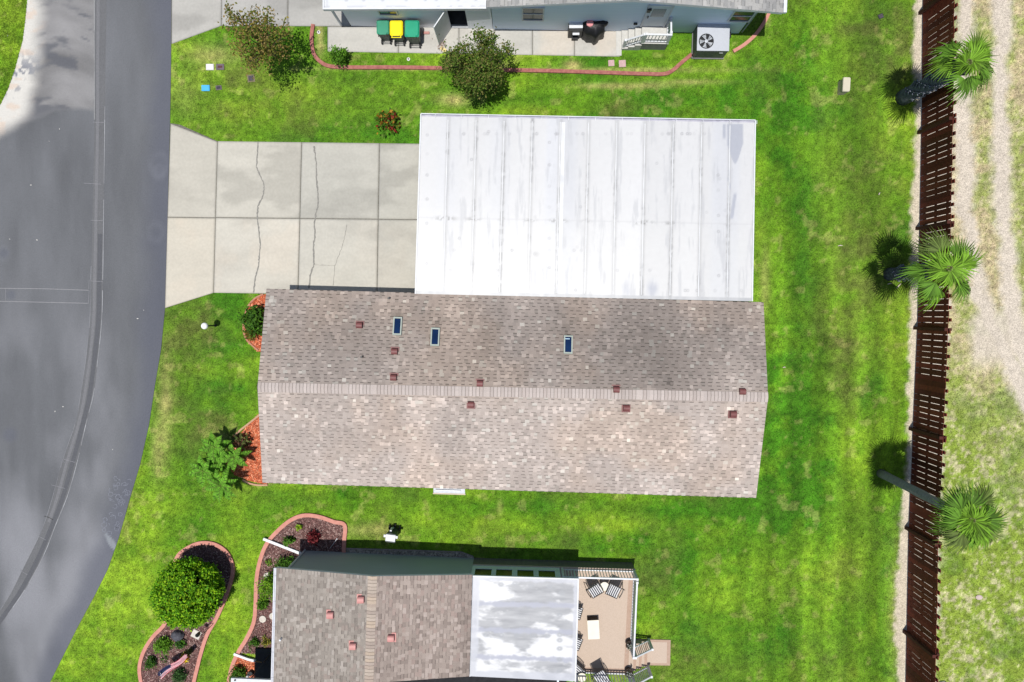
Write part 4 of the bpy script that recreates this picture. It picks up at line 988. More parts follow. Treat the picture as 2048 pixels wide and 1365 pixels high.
# ================= FENCE =================
FH = 2.33
fn = thing('fence', 'tall dark red-brown board fence running the whole length of the lawn along the sandy track', 'fence', P(1830,680,0)*1)
FW = am('stained fence board', 6, .25, .8, .4, 40)
RAILM = pm('dark stained rail', (.065,.016,.009), (.042,.011,.007), 6, .8, .4)
posts_y = [-460,-210,27,266,458,657,858,1056,1263,1470,1690]
fp = lambda y: P(np.interp(y, FENCE_Y, FENCE_X)+3, y, 0)
rf_ = np.random.default_rng(91)
for i in range(len(posts_y)-1):
    a = fp(posts_y[i]); b = fp(posts_y[i+1]); L_ = (b-a).length; d = (b-a).normalized(); n = Vector((d.y,-d.x,0)); n = n if n.x > 0 else -n
    mb = MB(); s = 0; k = 0
    while s < L_-.02:
        wd_ = rf_.uniform(.215,.245); g_ = rf_.uniform(.016,.032) if rf_.random() < .82 else .003
        wd_ = min(wd_, L_-s); side = 0
        c = np.array([.105,.022,.012])*rf_.uniform(.6,1.4)*np.array([1,rf_.uniform(.85,1.2),1])
        h = FH+rf_.uniform(-.03,.03); p = a+d*(s+wd_/2)-n*.03+Vector((0,0,h/2+.03))
        mb.box(p, (wd_,.022,h-.06), math.atan2(d.y,d.x), col=tuple(c)); 
        # cleats fixed behind the board tops
        if k % 2 == 0:
            p2 = a+d*(s+wd_/2)+n*.10+Vector((0,0,h-.16)); mb.box(p2, (wd_*.62,.05,.26), math.atan2(d.y,d.x), col=tuple(c*.9))
        s += wd_+g_; k += 1
    obj('board_panel', mb, FW, fn)
    mb = MB()
    for z in (.3, 1.15, 2.0): mb.beam(a+n*.02+Vector((0,0,z)), b+n*.02+Vector((0,0,z)), .07, .09)
    obj('rail', mb, RAILM, fn)
    mb = MB(); p = a-n*.13+Vector((0,0,FH/2+.02)); mb.box(p, (.13,.14,FH+.04), math.atan2(d.y,d.x)); mb.box(a+n*.13+Vector((0,0,FH/2-.05)), (.12,.12,FH-.1), math.atan2(d.y,d.x)); obj('post', mb, RAILM, fn)

# ================= PLANTS =================
def leafcloud(name, centers, n_per, spread, size, cols, parent, seed=0, flat=.0, m=None, bright=None):
    rg = np.random.default_rng(seed); cs = np.repeat(np.array(centers), n_per, 0); n = len(cs)
    p = cs+rg.normal(0, 1, (n,3))*np.array(spread)
    d = rg.normal(size=(n,3)); d[:,2] = d[:,2]*.5-.1; d /= np.linalg.norm(d,axis=1)[:,None]
    up = rg.normal(size=(n,3))*(1-flat); up[:,2] += .6+flat; s = np.cross(d, up); s /= np.linalg.norm(s,axis=1)[:,None]+1e-9
    ln = rg.uniform(*size, n)[:,None]; wd = ln*.32
    V = np.stack([p, p+d*ln*.5+s*wd, p+d*ln, p+d*ln*.5-s*wd], 1)
    idx = rg.integers(0, len(cols), n); c = np.array(cols)[idx]*rg.uniform(.7,1.3,n)[:,None]
    if bright is not None: c = c*bright(p)[:,None] if bright(p).ndim == 1 else c*bright(p)
    return npobj(name, V.reshape(-1,3), np.arange(n*4).reshape(-1,4), np.repeat(c,4,0), m or LEAF, parent)
def ell(n, c, r, rg, shell=.45):
    v = rg.normal(size=(n,3)); v /= np.linalg.norm(v,axis=1)[:,None]
    rr = rg.uniform(shell**3, 1, n)**(1/3); return np.array(c)+v*rr[:,None]*np.array(r)
def tree(name, label, base, h, crown_c, crown_r, nclump, n_per, size, cols, seed, trunk_r=.07, group=None, spread=(.14,.14,.12), wob=.35):
    rg = np.random.default_rng(seed); t = thing(name, label, 'tree', base, 0, group)
    cc = ell(nclump, crown_c, crown_r, rg, .35 if wob > .1 else .8)
    # ragged outline: push clumps in and out by direction
    dirn = cc-np.array(crown_c); ang = np.arctan2(dirn[:,1], dirn[:,0])
    k = 1+wob*(vnoise(ang*2.2+seed, dirn[:,2]*.8, seed)-.5)*2; cc = np.array(crown_c)+dirn*k[:,None]
    mb = MB(); b = Vector(base); top = Vector(crown_c); fork = b+(top-b)*.35
    mb.tube([b-Vector((0,0,.05)), b+(fork-b)*.5+Vector((.03,.02,0)), fork], [trunk_r*1.25, trunk_r, trunk_r*.85], 8)
    for i in range(0, nclump, max(1,nclump//26)):
        q = Vector(cc[i]); m_ = fork.lerp(q,.5)+Vector((0,0,.12)); mb.tube([fork-Vector((0,0,.05)), m_, q], [trunk_r*.6, trunk_r*.32, .008], 5)
    obj('trunk', mb, BARK, t)
    leafcloud('crown', cc, n_per, spread, size, cols, t, seed+1)
    return t
b1, c1_ = P(549,112,0), P(512,72,2.9)
tree('tree', 'sparse bronze-leaved tree standing beside the upper driveway near the road', b1, 4, c1_-Vector((.0,.1,.1)), (1.15,1.25,1.35), 92, 36, (.07,.14), [(.21,.17,.035),(.16,.16,.028),(.27,.19,.07),(.09,.13,.02)], 801, .06, spread=(.13,.15,.14), wob=.5)
b2, c2_ = P(962,170,0), P(950,134,2.6)
tree('tree', 'bushy dark green tree growing in front of the pale blue-grey house and walkway', b2, 4, c2_, (1.42,1.35,1.3), 170, 66, (.06,.12), [(.085,.145,.018),(.12,.18,.028),(.055,.10,.015),(.17,.16,.045)], 811, .09, spread=(.13,.13,.12), wob=.4)
b3, c3_ = P(406,1160,0), P(376,1187,1.5)
t3 = tree('tree', 'dense round clipped green tree in the curved island bed', b3, 2.8, c3_, (1.42,1.42,1.22), 560, 58, (.08,.14), [(.12,.31,.010),(.18,.39,.012),(.07,.20,.009),(.28,.46,.016)], 821, .08, spread=(.075,.075,.07), wob=.05)
def bush(name, label, x, y, r, h, cols, seed, cat='shrub', n=26, per=24, size=(.04,.09), group=None, hc=None):
    b = P(x,y,0); rg = np.random.default_rng(seed); t = thing(name, label, cat, b, 0, group)
    cc = ell(n, (b.x,b.y,h*.55), (r,r,h*.5), rg, .5); cc[:,2] = np.maximum(cc[:,2], .05)
    leafcloud('foliage', cc, per, (r*.22,r*.22,h*.14), size, cols, t, seed)
    mb = MB()
    for k in range(7): q = Vector(cc[k]); mb.tube([b-Vector((0,0,.04)), b.lerp(q,.5)+Vector((0,0,.03)), q], [.014,.01,.004], 5)
    obj('stem', mb, BARK, t); return t
G1 = [(.06,.16,.015),(.09,.22,.02),(.045,.11,.012)]; G2 = [(.10,.22,.02),(.15,.30,.03)]; G3 = [(.045,.10,.03),(.06,.14,.035)]
bush('shrub', 'small bright green shrub at the corner of the walkway by the brick-red curb', 683,121,.36,.9,[(.09,.22,.02),(.12,.27,.02),(.05,.12,.012)],831,n=40,per=26,size=(.06,.12))
bush('croton_shrub', 'small red and green croton shrub on the grass near the carport corner', 778,247,.46,.6,[(.22,.03,.02),(.10,.20,.02),(.06,.13,.015),(.30,.16,.02)],832,n=34,per=9,size=(.12,.22))
bush('shrub', 'feathery green shrub at the house wall in the red mulch bed by the driveway', 520,640,.52,1.1,[(.05,.13,.012),(.07,.17,.015),(.035,.09,.012)],833,n=46,per=26,size=(.10,.2))
bush('shrub', 'low olive-yellow shrub below the feathery green one beside the house', 512,666,.34,.6,[(.15,.15,.02),(.08,.13,.02),(.20,.14,.03)],834,n=26,per=20,size=(.07,.14))

# fan palms along the fence
def fan(rg, L_, nseg, colr, pf=.5, ff=.5, sp=66):
    """one palmate leaf with its stalk along +x from the origin, drooping fan at the end; returns verts, quads, colours"""
    V = []; Q = []; Cc = []
    def strip(p0, p1, p2, w0, w1, w2, side, c):
        o = len(V)
        for p, w_ in ((p0,w0),(p1,w1),(p2,w2)): V.append(p-side*w_/2); V.append(p+side*w_/2)
        for _ in range(6): Cc.append(c)
        Q.append((o,o+1,o+3,o+2)); Q.append((o+2,o+3,o+5,o+4))
    pl = L_*pf; hub = np.array([pl,0,.10])
    strip(np.array([0,0,0.]), np.array([pl*.5,0,.09]), hub, .05,.035,.03, np.array([0,1.,0]), np.array([.16,.24,.05]))
    for k in range(nseg):
        a = (k/(nseg-1)-.5)*2*R(sp); l = L_*ff*(1-.30*abs(a)/R(sp))*rg.uniform(.85,1.1)
        dv_ = np.array([math.cos(a), math.sin(a), 0]); sd2 = np.array([-math.sin(a), math.cos(a), 0]); st = hub+np.array([.10*math.cos(a*.5),0,0])
        dr = .18+.22*rg.random(); mid_ = st+dv_*l*.55+np.array([0,0,.03-abs(a)*.03]); tip = st+dv_*l*(.96)+np.array([0,0,-dr*l-.02*abs(a)])
        c = np.array(colr)*rg.uniform(.35,1.55); strip(st+dv_*.02, mid_, tip, .02,.060,.004, sd2, c)
    return np.array(V), np.array(Q), np.array(Cc)
def fan_palm(label, bpx, tpx, h, trunk_r, seed, nfr=22, L_=1.55, boots=False, lean=(0,0), young=False):
    rg = np.random.default_rng(seed); b = P(*bpx,0); top = P(*tpx,h); t = thing('palm_tree', label, 'palm', b, 0, 'fan palms along the fence')
    mb = MB(); m1 = b.lerp(top,.35)+Vector((0,0,.15)); m2 = b.lerp(top,.75)+Vector((0,0,.12))
    pth = []; 
    for k in range(13):
        s = k/12; q = (b*(1-s)**2+ (b.lerp(top,.5)+Vector((0,0,.15)))*2*s*(1-s)+top*s*s); pth.append(q)
    pth[0] = b-Vector((0,0,.1)); pth[-1] = pth[-1]-Vector((0,0,.1))
    mb.tube(pth, [trunk_r*(1.12-.2*k/12)*(1+.04*rg.normal()) for k in range(13)], 14)
    tr = obj('trunk', mb, pm('grey palm trunk', (.27,.26,.255), (.18,.17,.165), 5, .9, .6, stretch=(1,1,7)) if not boots else pm('booted palm trunk', (.13,.14,.16), (.05,.055,.07), 8, .9, .8), t, smooth=True)
    if boots:
        mb = MB(); L0 = len(pth)
        for k in range(150):
            s = k/150; s = .12+.86*s; i = min(int(s*12),11); q = pth[i].lerp(pth[i+1], s*12-i); a = k*2.4; dx = Vector((math.cos(a), math.sin(a), 0)); tn_ = Vector((-dx.y,dx.x,0)); sg2 = 1 if k%2 else -1
            p0 = q+dx*trunk_r*.92; p1 = p0+dx*.10+tn_*.10*sg2+Vector((0,0,.26)); v = rg.uniform(.6,1.5)
            mb.beam(p0, p1, .07, .025, (.16*v,.17*v,.20*v))
        obj('boot', mb, am('palm boot', 20, .3, .9, .5), t)
    Vs=[];Qs=[];Cs=[];o=0
    for k in range(nfr):
        n_in = int(nfr*.40); outer = k >= n_in
        if outer: az_ = 6.2832*(k-n_in)/(nfr-n_in)+rg.uniform(-.30,.30)+seed; el = R(rg.uniform(-32,22)); pf = rg.uniform(.22,.44); s = .3+.7*rg.random()
        else: az_ = k*2.39996; el = R(rg.uniform(5,50)); pf = rg.uniform(.02,.13); s = .25
        gcol = (.15,.29,.025) if s < .5 else (.095,.20,.022) if s < .85 else (.12,.17,.04)
        V,Q,c = fan(rg, L_*rg.uniform(.86,1.08), 19 if outer else 25, gcol, pf, .64 if outer else .50, 70 if outer else 125)
        ca, sa, ce, se = math.cos(az_), math.sin(az_), math.cos(el), math.sin(el); rl = rg.uniform(-.5,.5); cr_, sr_ = math.cos(rl), math.sin(rl)
        V = V @ np.array([[1,0,0],[0,cr_,sr_],[0,-sr_,cr_]])
        X = V[:,0]*ce-V[:,2]*se; Z = V[:,0]*se+V[:,2]*ce; V = np.stack([X*ca-V[:,1]*sa, X*sa+V[:,1]*ca, Z],1)
        V[:,2] -= .10*(np.hypot(V[:,0],V[:,1])/L_)**2*(1.0)
        Vs.append(V+np.array(top)+np.array([0,0,.0])); Qs.append(Q+o); Cs.append(c); o += len(V)
    npobj('crown', np.vstack(Vs), np.vstack(Qs), np.vstack(Cs), LEAF, t)
    # spear and stalk bases
    mb = MB()
    for k in range(9): a = k*2.4; mb.beam(top-Vector((0,0,.15)), top+Vector((math.cos(a)*.10,math.sin(a)*.10,.22)), .06, .03)
    obj('heart', mb, pm('palm heart', (.16,.20,.06), (.10,.09,.04), 10, .8), t)
    return t
fan_palm('fan palm with rough criss-crossed trunk leaning over the fence, topmost of the three', (1806,196), (1932,128), 4.7, .30, 851, 14, 1.66, boots=True)
fan_palm('fan palm beside the middle of the fence, its short trunk hidden under the crown', (1780,549), (1893,538), 4.3, .27, 852, 15, 1.74, boots=True)
fan_palm('tallest fan palm with smooth grey trunk crossing the fence towards the bottom right', (1762,947), (1938,1038), 6.2, .17, 853, 25, 1.56)

# feathery date palms at the corner of the red mulch bed
def feather_palm(label, x, y, h, seed, L_=.85, n=16):
    rg = np.random.default_rng(seed); b = P(x,y,0); t = thing('date_palm', label, 'palm', b, 0, 'feathery date palms in the red mulch bed')
    V=[];Q=[];Cc=[]; top = np.array([b.x,b.y,h])
    def qd(a,b_,c,d,col):
        o=len(V); V.extend([a,b_,c,d]); Q.append((o,o+1,o+2,o+3)); Cc.extend([col]*4)
    for k in range(n):
        a = k*2.39996; el = R(65-75*k/n)+rg.uniform(-.1,.1); l = L_*rg.uniform(.85,1.1); dh = np.array([math.cos(a),math.sin(a),0]); pr_=top; sdv = np.array([-dh[1],dh[0],0])
        m_ = 12
        for j in range(1,m_+1):
            s=j/m_; p = top+dh*l*s*math.cos(el*(1-s*.5))+np.array([0,0,l*(s*math.sin(el)-.45*s*s)])
            qd(pr_-sdv*.01,pr_+sdv*.01,p+sdv*.01,p-sdv*.01,np.array([.14,.20,.04]))
            for sg in (-1,1):
                for e in (0,.5):
                    q=pr_*(1-e)+p*e; ll=.15*math.sin(math.pi*(.15+.8*s)); tip=q+sdv*sg*ll+dh*ll*.55+np.array([0,0,-.03*rg.random()+.02]); v=rg.uniform(.35,1.7)
                    qd(q,q+dh*.05,tip+dh*.015,tip,np.array([.105,.26,.02])*v)
            pr_=p
    npobj('crown', np.array(V), np.array(Q), np.array(Cc), LEAF, t)
    mb=MB(); mb.tube([b-Vector((0,0,.05)),b+Vector((.01,0,h*.5)),Vector(top)],[.06,.05,.045],8); obj('trunk', mb, BARK, t); return t
feather_palm('feathery date palm nearest the top of the red mulch bed', 452,884,1.2,861,.78,11)
feather_palm('feathery date palm whose fronds reach the roof edge from the red mulch bed', 484,908,.9,862,.70,9)
feather_palm('leftmost feathery date palm, spreading over the lawn by the red mulch bed', 428,932,1.1,863,.72,10)
feather_palm('lowest feathery date palm, at the tip of the red mulch bed', 466,958,1.3,864,.85,12)
feather_palm('small feathery date palm between the other four at the red mulch bed', 446,922,.7,865,.55,8)
b = P(486,884,0); t = thing('shrub', 'dark stemmed grassy shrub in the middle of the red mulch bed', 'shrub', b); leafcloud('foliage', ell(26,(b.x,b.y,.35),(.38,.38,.3),rng,.3), 10, (.08,.08,.06), (.1,.2), [(.08,.13,.03),(.16,.18,.06),(.10,.05,.03)], t, 871)
mb = MB(); mb.tube([b, b+Vector((.02,.02,.35))], .02, 6); obj('stem', mb, BARK, t)

# ================= GARDEN BEDS =================
def bed(name, poly, ch, col, seed, dens, label_mat):
    wp = w(poly); wp = [tuple(p) for p in wp]; mb = MB(); mb.prism(wp, -.03, .02); o = struct(obj(name, mb, pm(label_mat, col, [c*.55 for c in col], 22, .95, .8)))
    xs = [p[0] for p in wp]; ys = [p[1] for p in wp]; rg = np.random.default_rng(seed)
    n = int((max(xs)-min(xs))*(max(ys)-min(ys))*dens); X = rg.uniform(min(xs),max(xs),n); Y = rg.uniform(min(ys),max(ys),n); k = inpoly(X,Y,wp); X=X[k]; Y=Y[k]; n=len(X)
    a = rg.uniform(0,6.28,n); l = rg.uniform(.02,.065,n); wd = rg.uniform(.008,.018,n); z = rg.uniform(.021,.045,n); tz = rg.uniform(-.012,.012,n)
    dx,dy = np.cos(a),np.sin(a); V = np.stack([np.stack([X-dx*l-dy*wd,Y-dy*l+dx*wd,z-tz],1),np.stack([X-dx*l+dy*wd,Y-dy*l-dx*wd,z-tz],1),np.stack([X+dx*l+dy*wd,Y+dy*l-dx*wd,z+tz],1),np.stack([X+dx*l-dy*wd,Y+dy*l+dx*wd,z+tz],1)],1)
    c = np.array(ch)[rg.integers(0,len(ch),n)]*rg.uniform(.6,1.5,n)[:,None]
    s_ = struct(npobj('mulch_chips', V.reshape(-1,3), np.arange(n*4).reshape(-1,4), np.repeat(c,4,0), am('mulch chip', 30, .2, .9, 0)), 'stuff'); return o
RM_ = [(.42,.10,.045),(.50,.14,.06),(.34,.07,.03),(.56,.24,.14)]; BM_ = [(.13,.065,.06),(.17,.09,.08),(.09,.045,.04),(.26,.18,.16)]
bed('mulch_bed', BED_RED1, RM_, (.42,.10,.045), 881, 500, 'red mulch'); bed('mulch_bed', BED_RED2, RM_, (.42,.10,.045), 882, 500, 'red mulch')
bed('mulch_bed', BED_ISLE, BM_, (.12,.06,.055), 883, 500, 'brown mulch'); bed('mulch_bed', BED_MAIN_P, BM_, (.12,.06,.055), 884, 500, 'brown mulch')
bed('mulch_bed', BED_PORCH, RM_, (.42,.12,.07), 885, 500, 'red mulch')
curb('curb_edging', [(527,589),(510,598),(496,615),(489,640),(488,662),(496,682),(517,701)], .07, .07, pm('terracotta edging', (.42,.20,.13), (.34,.15,.10), 7, .9, .4), 'thin terracotta edging round the red mulch bed by the driveway corner')
curb('curb_edging', [(522,828),(500,846),(482,860),(470,872)], .08, .07, pm('sandstone edging', (.45,.28,.18), (.38,.22,.14), 7, .9, .4), 'pale sandstone edging on the upper side of the palm bed')
curb('curb_edging', [(486,960),(498,966),(515,970),(536,970)], .08, .07, pm('sandstone edging', (0,0,0)), 'pale sandstone edging at the bottom of the palm bed')
curb('curb_edging', BED_ISLE[::4], .17, .09, PINKC, 'salmon pink concrete curb ringing the island bed around the round tree', closed=True)
curb('curb_edging', [(688,1110),(689,1082),(690,1050)]+BED_MAIN[3::4]+[(466,1330),(458,1365),(452,1400)], .18, .09, PINKC, 'long salmon pink curb sweeping round the front bed of the lower left house')
# gravel strip at the foot of the wall
mb = MB(); rg = np.random.default_rng(5); 
gp = w([(686,1098),(860,1104),(925,1106),(948,1114),(948,1119),(612,1104),(612,1098)])
mb.prism(gp, -.03, .012); struct(obj('gravel_strip', mb, pm('grey gravel', (.34,.31,.27), (.16,.15,.13), 22, .9, .9)))
mb = MB(); 
for k in range(1500):
    x = rg.uniform(688,945); y = rg.uniform(1098,1116)
    p = P(x,y,0)
    if not inpoly(np.array([p.x]),np.array([p.y]),gp)[0]: continue
    r = rg.uniform(.02,.045); v = rg.uniform(.5,1.4); mb.box((p.x,p.y,.012+r*.3), (r*2,r*1.5,r), rg.uniform(0,3), rg.uniform(0,.4), col=(.30*v,.27*v,.23*v))
struct(obj('gravel_stones', mb, am('stone', 20, .2, .85, 0)), 'stuff')
mb = MB(); ribbon(mb, w([(690,1097),(800,1100),(922,1104),(946,1113)]), .05, 0, None, .05); tag(obj('edging_strip', mb, pm('pinkish edging strip', (.30,.25,.24), (.22,.19,.18), 6, .8)), 'thin edging strip along the gravel at the foot of the shaded wall', 'garden edging')

# ================= THINGS =================
def rr(mb, c, sx, sy, r, z0, z1, n=5, taper=1., rz=0):
    """upright rounded-rectangle block, top scaled by taper"""
    pts = []
    for i,(qx,qy) in enumerate(((1,1),(-1,1),(-1,-1),(1,-1))):
        for k in range(n): a = math.pi/2*(i+k/(n-1)); pts.append((qx*(sx/2-r)+r*math.cos(a), qy*(sy/2-r)+r*math.sin(a)))
    cs, sn = math.cos(rz), math.sin(rz); f = lambda x,y,s_: (c[0]+(x*cs-y*sn)*s_, c[1]+(x*sn+y*cs)*s_)
    m = len(pts); vs = [(*f(x,y,1),z0) for x,y in pts]+[(*f(x,y,taper),z1) for x,y in pts]
    mb.add(vs, [tuple(range(m-1,-1,-1)), tuple(range(m,2*m))]+[(i,(i+1)%m,m+(i+1)%m,m+i) for i in range(m)])
# wheeled trash bins (hinge, handle and wheels on the south side)
def trash_bin(label, x, y, lidc, s=1., rz=0):
    b = P(x,y,0); b.z = .03; t = thing('trash_bin', label, 'trash bin', b, rz, 'trash bins in a row'); g_ = pm('dark green bin plastic', (.035,.06,.045), (.025,.045,.033), 4, .45, spec=.4)
    L = lambda name, mb, m, par=t: obj(name, mb, m, par, world=False)
    mb = MB(); rr(mb, (0,.03), .46*s, .52*s, .06, .06, .94*s, taper=1.24); L('body', mb, g_)
    mb = MB(); rr(mb, (0,.05), .60*s, .68*s, .09, .94*s, .98*s); rr(mb, (0,.05), .58*s, .66*s, .09, .981*s, 1.03*s, taper=.86); mb.box((0,-.26*s,1.035*s),(.34*s,.10,.02)); lid = L('lid', mb, lidc)
    mb = MB(); 
    for sx in (-1,1): mb.beam((sx*.2*s,-.24*s,.97*s),(sx*.2*s,-.36*s,.98*s),.035,.03)
    mb.beam((-.23*s,-.37*s,.985*s),(.23*s,-.37*s,.985*s),.03,.03); L('handle', mb, lidc if lidc.name.startswith('yellow') else BLACKP)
    for sx in (-1,1):
        mb = MB(); mb.tube([(sx*.21*s-.03,-.30*s,.10),(sx*.21*s+.03,-.30*s,.10)], .11, 14); L('wheel', mb, BLACKP)
    mb = MB(); mb.tube([(-.25*s,-.37*s,.13),(.25*s,-.37*s,.13)], .012, 6); mb.beam((-.2*s,-.24*s,.14),(-.2*s,-.37*s,.13),.03,.03); mb.beam((.2*s,-.24*s,.14),(.2*s,-.37*s,.13),.03,.03); L('axle', mb, pm('axle steel', (.3,.31,.31), (.2,.2,.2), 6, .4, metal=.6))
    return t
LG = pm('teal green lid', (.015,.30,.17), (.012,.24,.135), 2, .3, spec=.5); LG2 = pm('faded green lid', (.04,.26,.155), (.03,.20,.12), 2, .32, spec=.5); LY = pm('yellow lid', (.78,.66,.005), (.72,.58,.004), 2, .35, spec=.4)
trash_bin('small trash bin with faded green lid, leftmost of the row', 774, 74, LG2, .92, 0)
trash_bin('trash bin with bright yellow lid between the two green ones', 800.5, 76.5, LY, .96, 0)
trash_bin('largest trash bin, with glossy teal green lid, nearest the open storeroom door', 831.5, 79.5, LG, 1.06, -.02)
p = P(852.5,66.5,.05); mb = MB(); mb.box((0,0,.035),(.30,.11,.07),0,bev=.008); mb.box((0,0,.073),(.2,.05,.006)); o = tag(obj('brick', mb, pm('pink brick', (.45,.24,.21), (.36,.18,.16), 12, .9), None, world=False), 'single pink brick lying on the walkway beside the largest trash bin', 'brick'); o.location = (p.x,p.y,.031)
# debris heap and yellow panel beside the open door
p = P(884,94,.03); t = thing('leaf_litter', 'little heap of dry leaves and a yellow board at the foot of the open door', 'leaf litter', (p.x,p.y,.031))
mb = MB()
for k in range(70): mb.box((random.gauss(-.03,.10),random.gauss(.10,.12),random.uniform(.01,.1)),(random.uniform(.03,.09),.03,.006),random.random()*3,random.uniform(-.6,.6),col=random.choice([(.28,.21,.17),(.35,.28,.24),(.18,.13,.11)]))
obj('leaf', mb, am('stone'), t, world=False); mb = MB(); mb.box((.06,-.12,.02),(.30,.16,.03),-.7); obj('board', mb, pm('yellow board', (.62,.50,.22), (.55,.42,.18), 5, .7), t, world=False)
# grill under a black cover with a red cushion, and the cabinet next to it
CV = pm('black vinyl cover', (.008,.008,.009), (.012,.012,.013), 4, .5, .8, spec=.3, bscale=9)
p = P(1184,72,0); t = thing('grill', 'gas grill under a black vinyl cover by the wall, red cushion on top', 'grill', (p.x,p.y,.03), -.02)
mb = MB(); pts = [(-.50,.30),(.45,.30),(.50,-.10),(.10,-.42),(-.45,-.22)]
def loft(mb, rings):
    n = len(rings[0]); o = []
    for r_ in rings: o += list(r_)
    mb.add(o, [tuple(range(n-1,-1,-1)), tuple((len(rings)-1)*n+k for k in range(n))]+[(i*n+k,i*n+(k+1)%n,(i+1)*n+(k+1)%n,(i+1)*n+k) for i in range(len(rings)-1) for k in range(n)])
def wob_ring(pts, z, s_, n=36, ph=0, a=.02, off=(0,0)):
    q = interp_path(list(pts)+[pts[0]], n+1)[:-1]; return [(off[0]+x*s_+a*math.sin(9*k/n*6.28+ph), off[1]+y*s_+a*math.cos(7*k/n*6.28+ph), z) for k,(x,y) in enumerate(q)]
pc_ = pts[::-1]
loft(mb, [wob_ring(pc_,0,1.0,ph=0,a=.03), wob_ring(pc_,.35,.97,ph=.5,a=.03), wob_ring(pc_,.75,1.0,ph=1,a=.015), wob_ring(pc_,.88,.94,ph=1,a=.01), wob_ring([(x*.8,y*.62+.05) for x,y in pc_],1.02,.9,a=.02), wob_ring([(x*.6,y*.4+.07) for x,y in pc_],1.08,.9,a=.02)])
obj('cover', mb, CV, t, world=False, smooth=True)
mb = MB(); mb.lathe((.34,.20,.80), [(.24,0),(.25,.12),(.20,.24),(.10,.28)], 14, sx=1.1, sy=.7); mb.tube([(.2,.24,1.0),(.36,.25,1.1),(.5,.18,1.0)], .05, 8); obj('cover_bunch', mb, CV, t, world=False, smooth=True)
RC = pm('faded red cushion', (.62,.27,.27), (.52,.20,.21), 9, .85, .5)
mb = MB(); mb.lathe((-.20,.10,1.06), [(.15,0),(.165,.03),(.15,.06),(.04,.065)], 8); mb.box((-.20,.29,1.09),(.30,.10,.06),bev=.01); obj('cushion', mb, RC, t, world=False)
p = P(1149,66,0); t = thing('storage_cabinet', 'black patio storage cabinet with white lid beside the covered grill', 'cabinet', (p.x,p.y,.03), 0)
mb = MB(); mb.box((0,0,.42),(.62,.50,.84),bev=.02); obj('body', mb, BLACKP, t, world=False)
mb = MB(); mb.box((0,.06,.87),(.60,.44,.05),bev=.015); obj('lid', mb, WHITE, t, world=False)
mb = MB(); mb.box((0,.30,.90),(.6,.08,.05)); obj('hinge', mb, pm('grey rubber', (.10,.11,.13), (.07,.08,.09), 6, .6), t, world=False)
mb = MB(); mb.box((.02,-.30,.60),(.30,.10,.05),bev=.01); obj('handle', mb, WHITE, t, world=False)
mb = MB(); mb.box((0,-.31,.12),(.28,.12,.2)); obj('foot_pedal', mb, BLACKP, t, world=False)
p = P(1222,60,0); t = thing('hose_reel', 'small white hose pipes lying by the wall right of the covered grill', 'hose', (p.x,p.y,.032))
mb = MB(); mb.tube([(-.30,.03,.02),(-.05,.05,.02),(.22,.04,.02)], .018, 7); mb.tube([(-.26,-.06,.02),(.05,-.05,.02)], .014, 7); obj('pipe', mb, WHITE, t, world=False)
mb = MB(); mb.box((.30,-.03,.03),(.09,.06,.05),.3); mb.box((-.42,-.12,.02),(.06,.04,.03)); obj('fitting', mb, BLACKP, t, world=False)

# air conditioner
p = P(1415,92,0); t = thing('air_conditioner', 'large grey air conditioner with round fan grille on the grass beside the house', 'air conditioner', (p.x,p.y,0), -.02)
AG = pm('charcoal cabinet paint', (.10,.105,.115), (.08,.084,.092), 3, .5); AL = pm('pale grey panel', (.42,.435,.47), (.39,.405,.44), 2, .4)
W2, D2, H2 = 1.37, 1.14, .86
mb = MB(); mb.box((0,0,.04),(W2+.06,D2+.06,.10)); obj('pad', mb, pm('grey block base', (0,0,0)), t, world=False)
mb = MB(); mb.box((0,0,.09+H2/2),(W2,D2,H2),bev=.012)
for k in range(14): mb.box((-W2/2+.12+k*.06,-D2/2-.006,.09+H2*.55),(.03,.014,H2*.7))
for k in range(16): mb.box((-W2/2-.006,-D2/2+.12+k*.06,.09+H2*.55),(.014,.03,H2*.7))
obj('cabinet', mb, AG, t, world=False)
# top panel with a real round opening
fxc, fyc, fr_ = -.30, -.17, .325; zt = .09+H2+.004; N_ = 48; mb = MB(); ci = [(fxc+fr_*math.cos(6.2832*k/N_), fyc+fr_*math.sin(6.2832*k/N_)) for k in range(N_)]
def sqp(a):
    c, s_ = math.cos(a), math.sin(a); tx = ((W2/2+.01)*(1 if c>0 else -1)-fxc)/c if abs(c)>1e-6 else 1e9; ty = ((D2/2+.01)*(1 if s_>0 else -1)-fyc)/s_ if abs(s_)>1e-6 else 1e9
    m_ = min(tx,ty); return (fxc+c*m_, fyc+s_*m_)
ang_ = sorted([6.2832*k/N_ for k in range(N_)]+[math.atan2(sy*(D2/2+.01)-fyc, sx*(W2/2+.01)-fxc)%6.2832 for sx in (-1,1) for sy in (-1,1)]); n_ = len(ang_)
vi = [(fxc+fr_*math.cos(a), fyc+fr_*math.sin(a)) for a in ang_]; vo = [sqp(a) for a in ang_]
vs = [(*q,zt) for q in vi]+[(*q,zt) for q in vo]+[(*q,zt+.02) for q in vi]+[(*q,zt+.02) for q in vo]
mb.add(vs, [(i,n_+i,n_+(i+1)%n_,(i+1)%n_)[::-1] for i in range(n_)]+[(2*n_+i,3*n_+i,3*n_+(i+1)%n_,2*n_+(i+1)%n_) for i in range(n_)]+[(n_+i,n_+(i+1)%n_,3*n_+(i+1)%n_,3*n_+i) for i in range(n_)]+[(i,2*n_+i,2*n_+(i+1)%n_,(i+1)%n_) for i in range(n_)])
obj('top_panel', mb, AL, t, world=False)
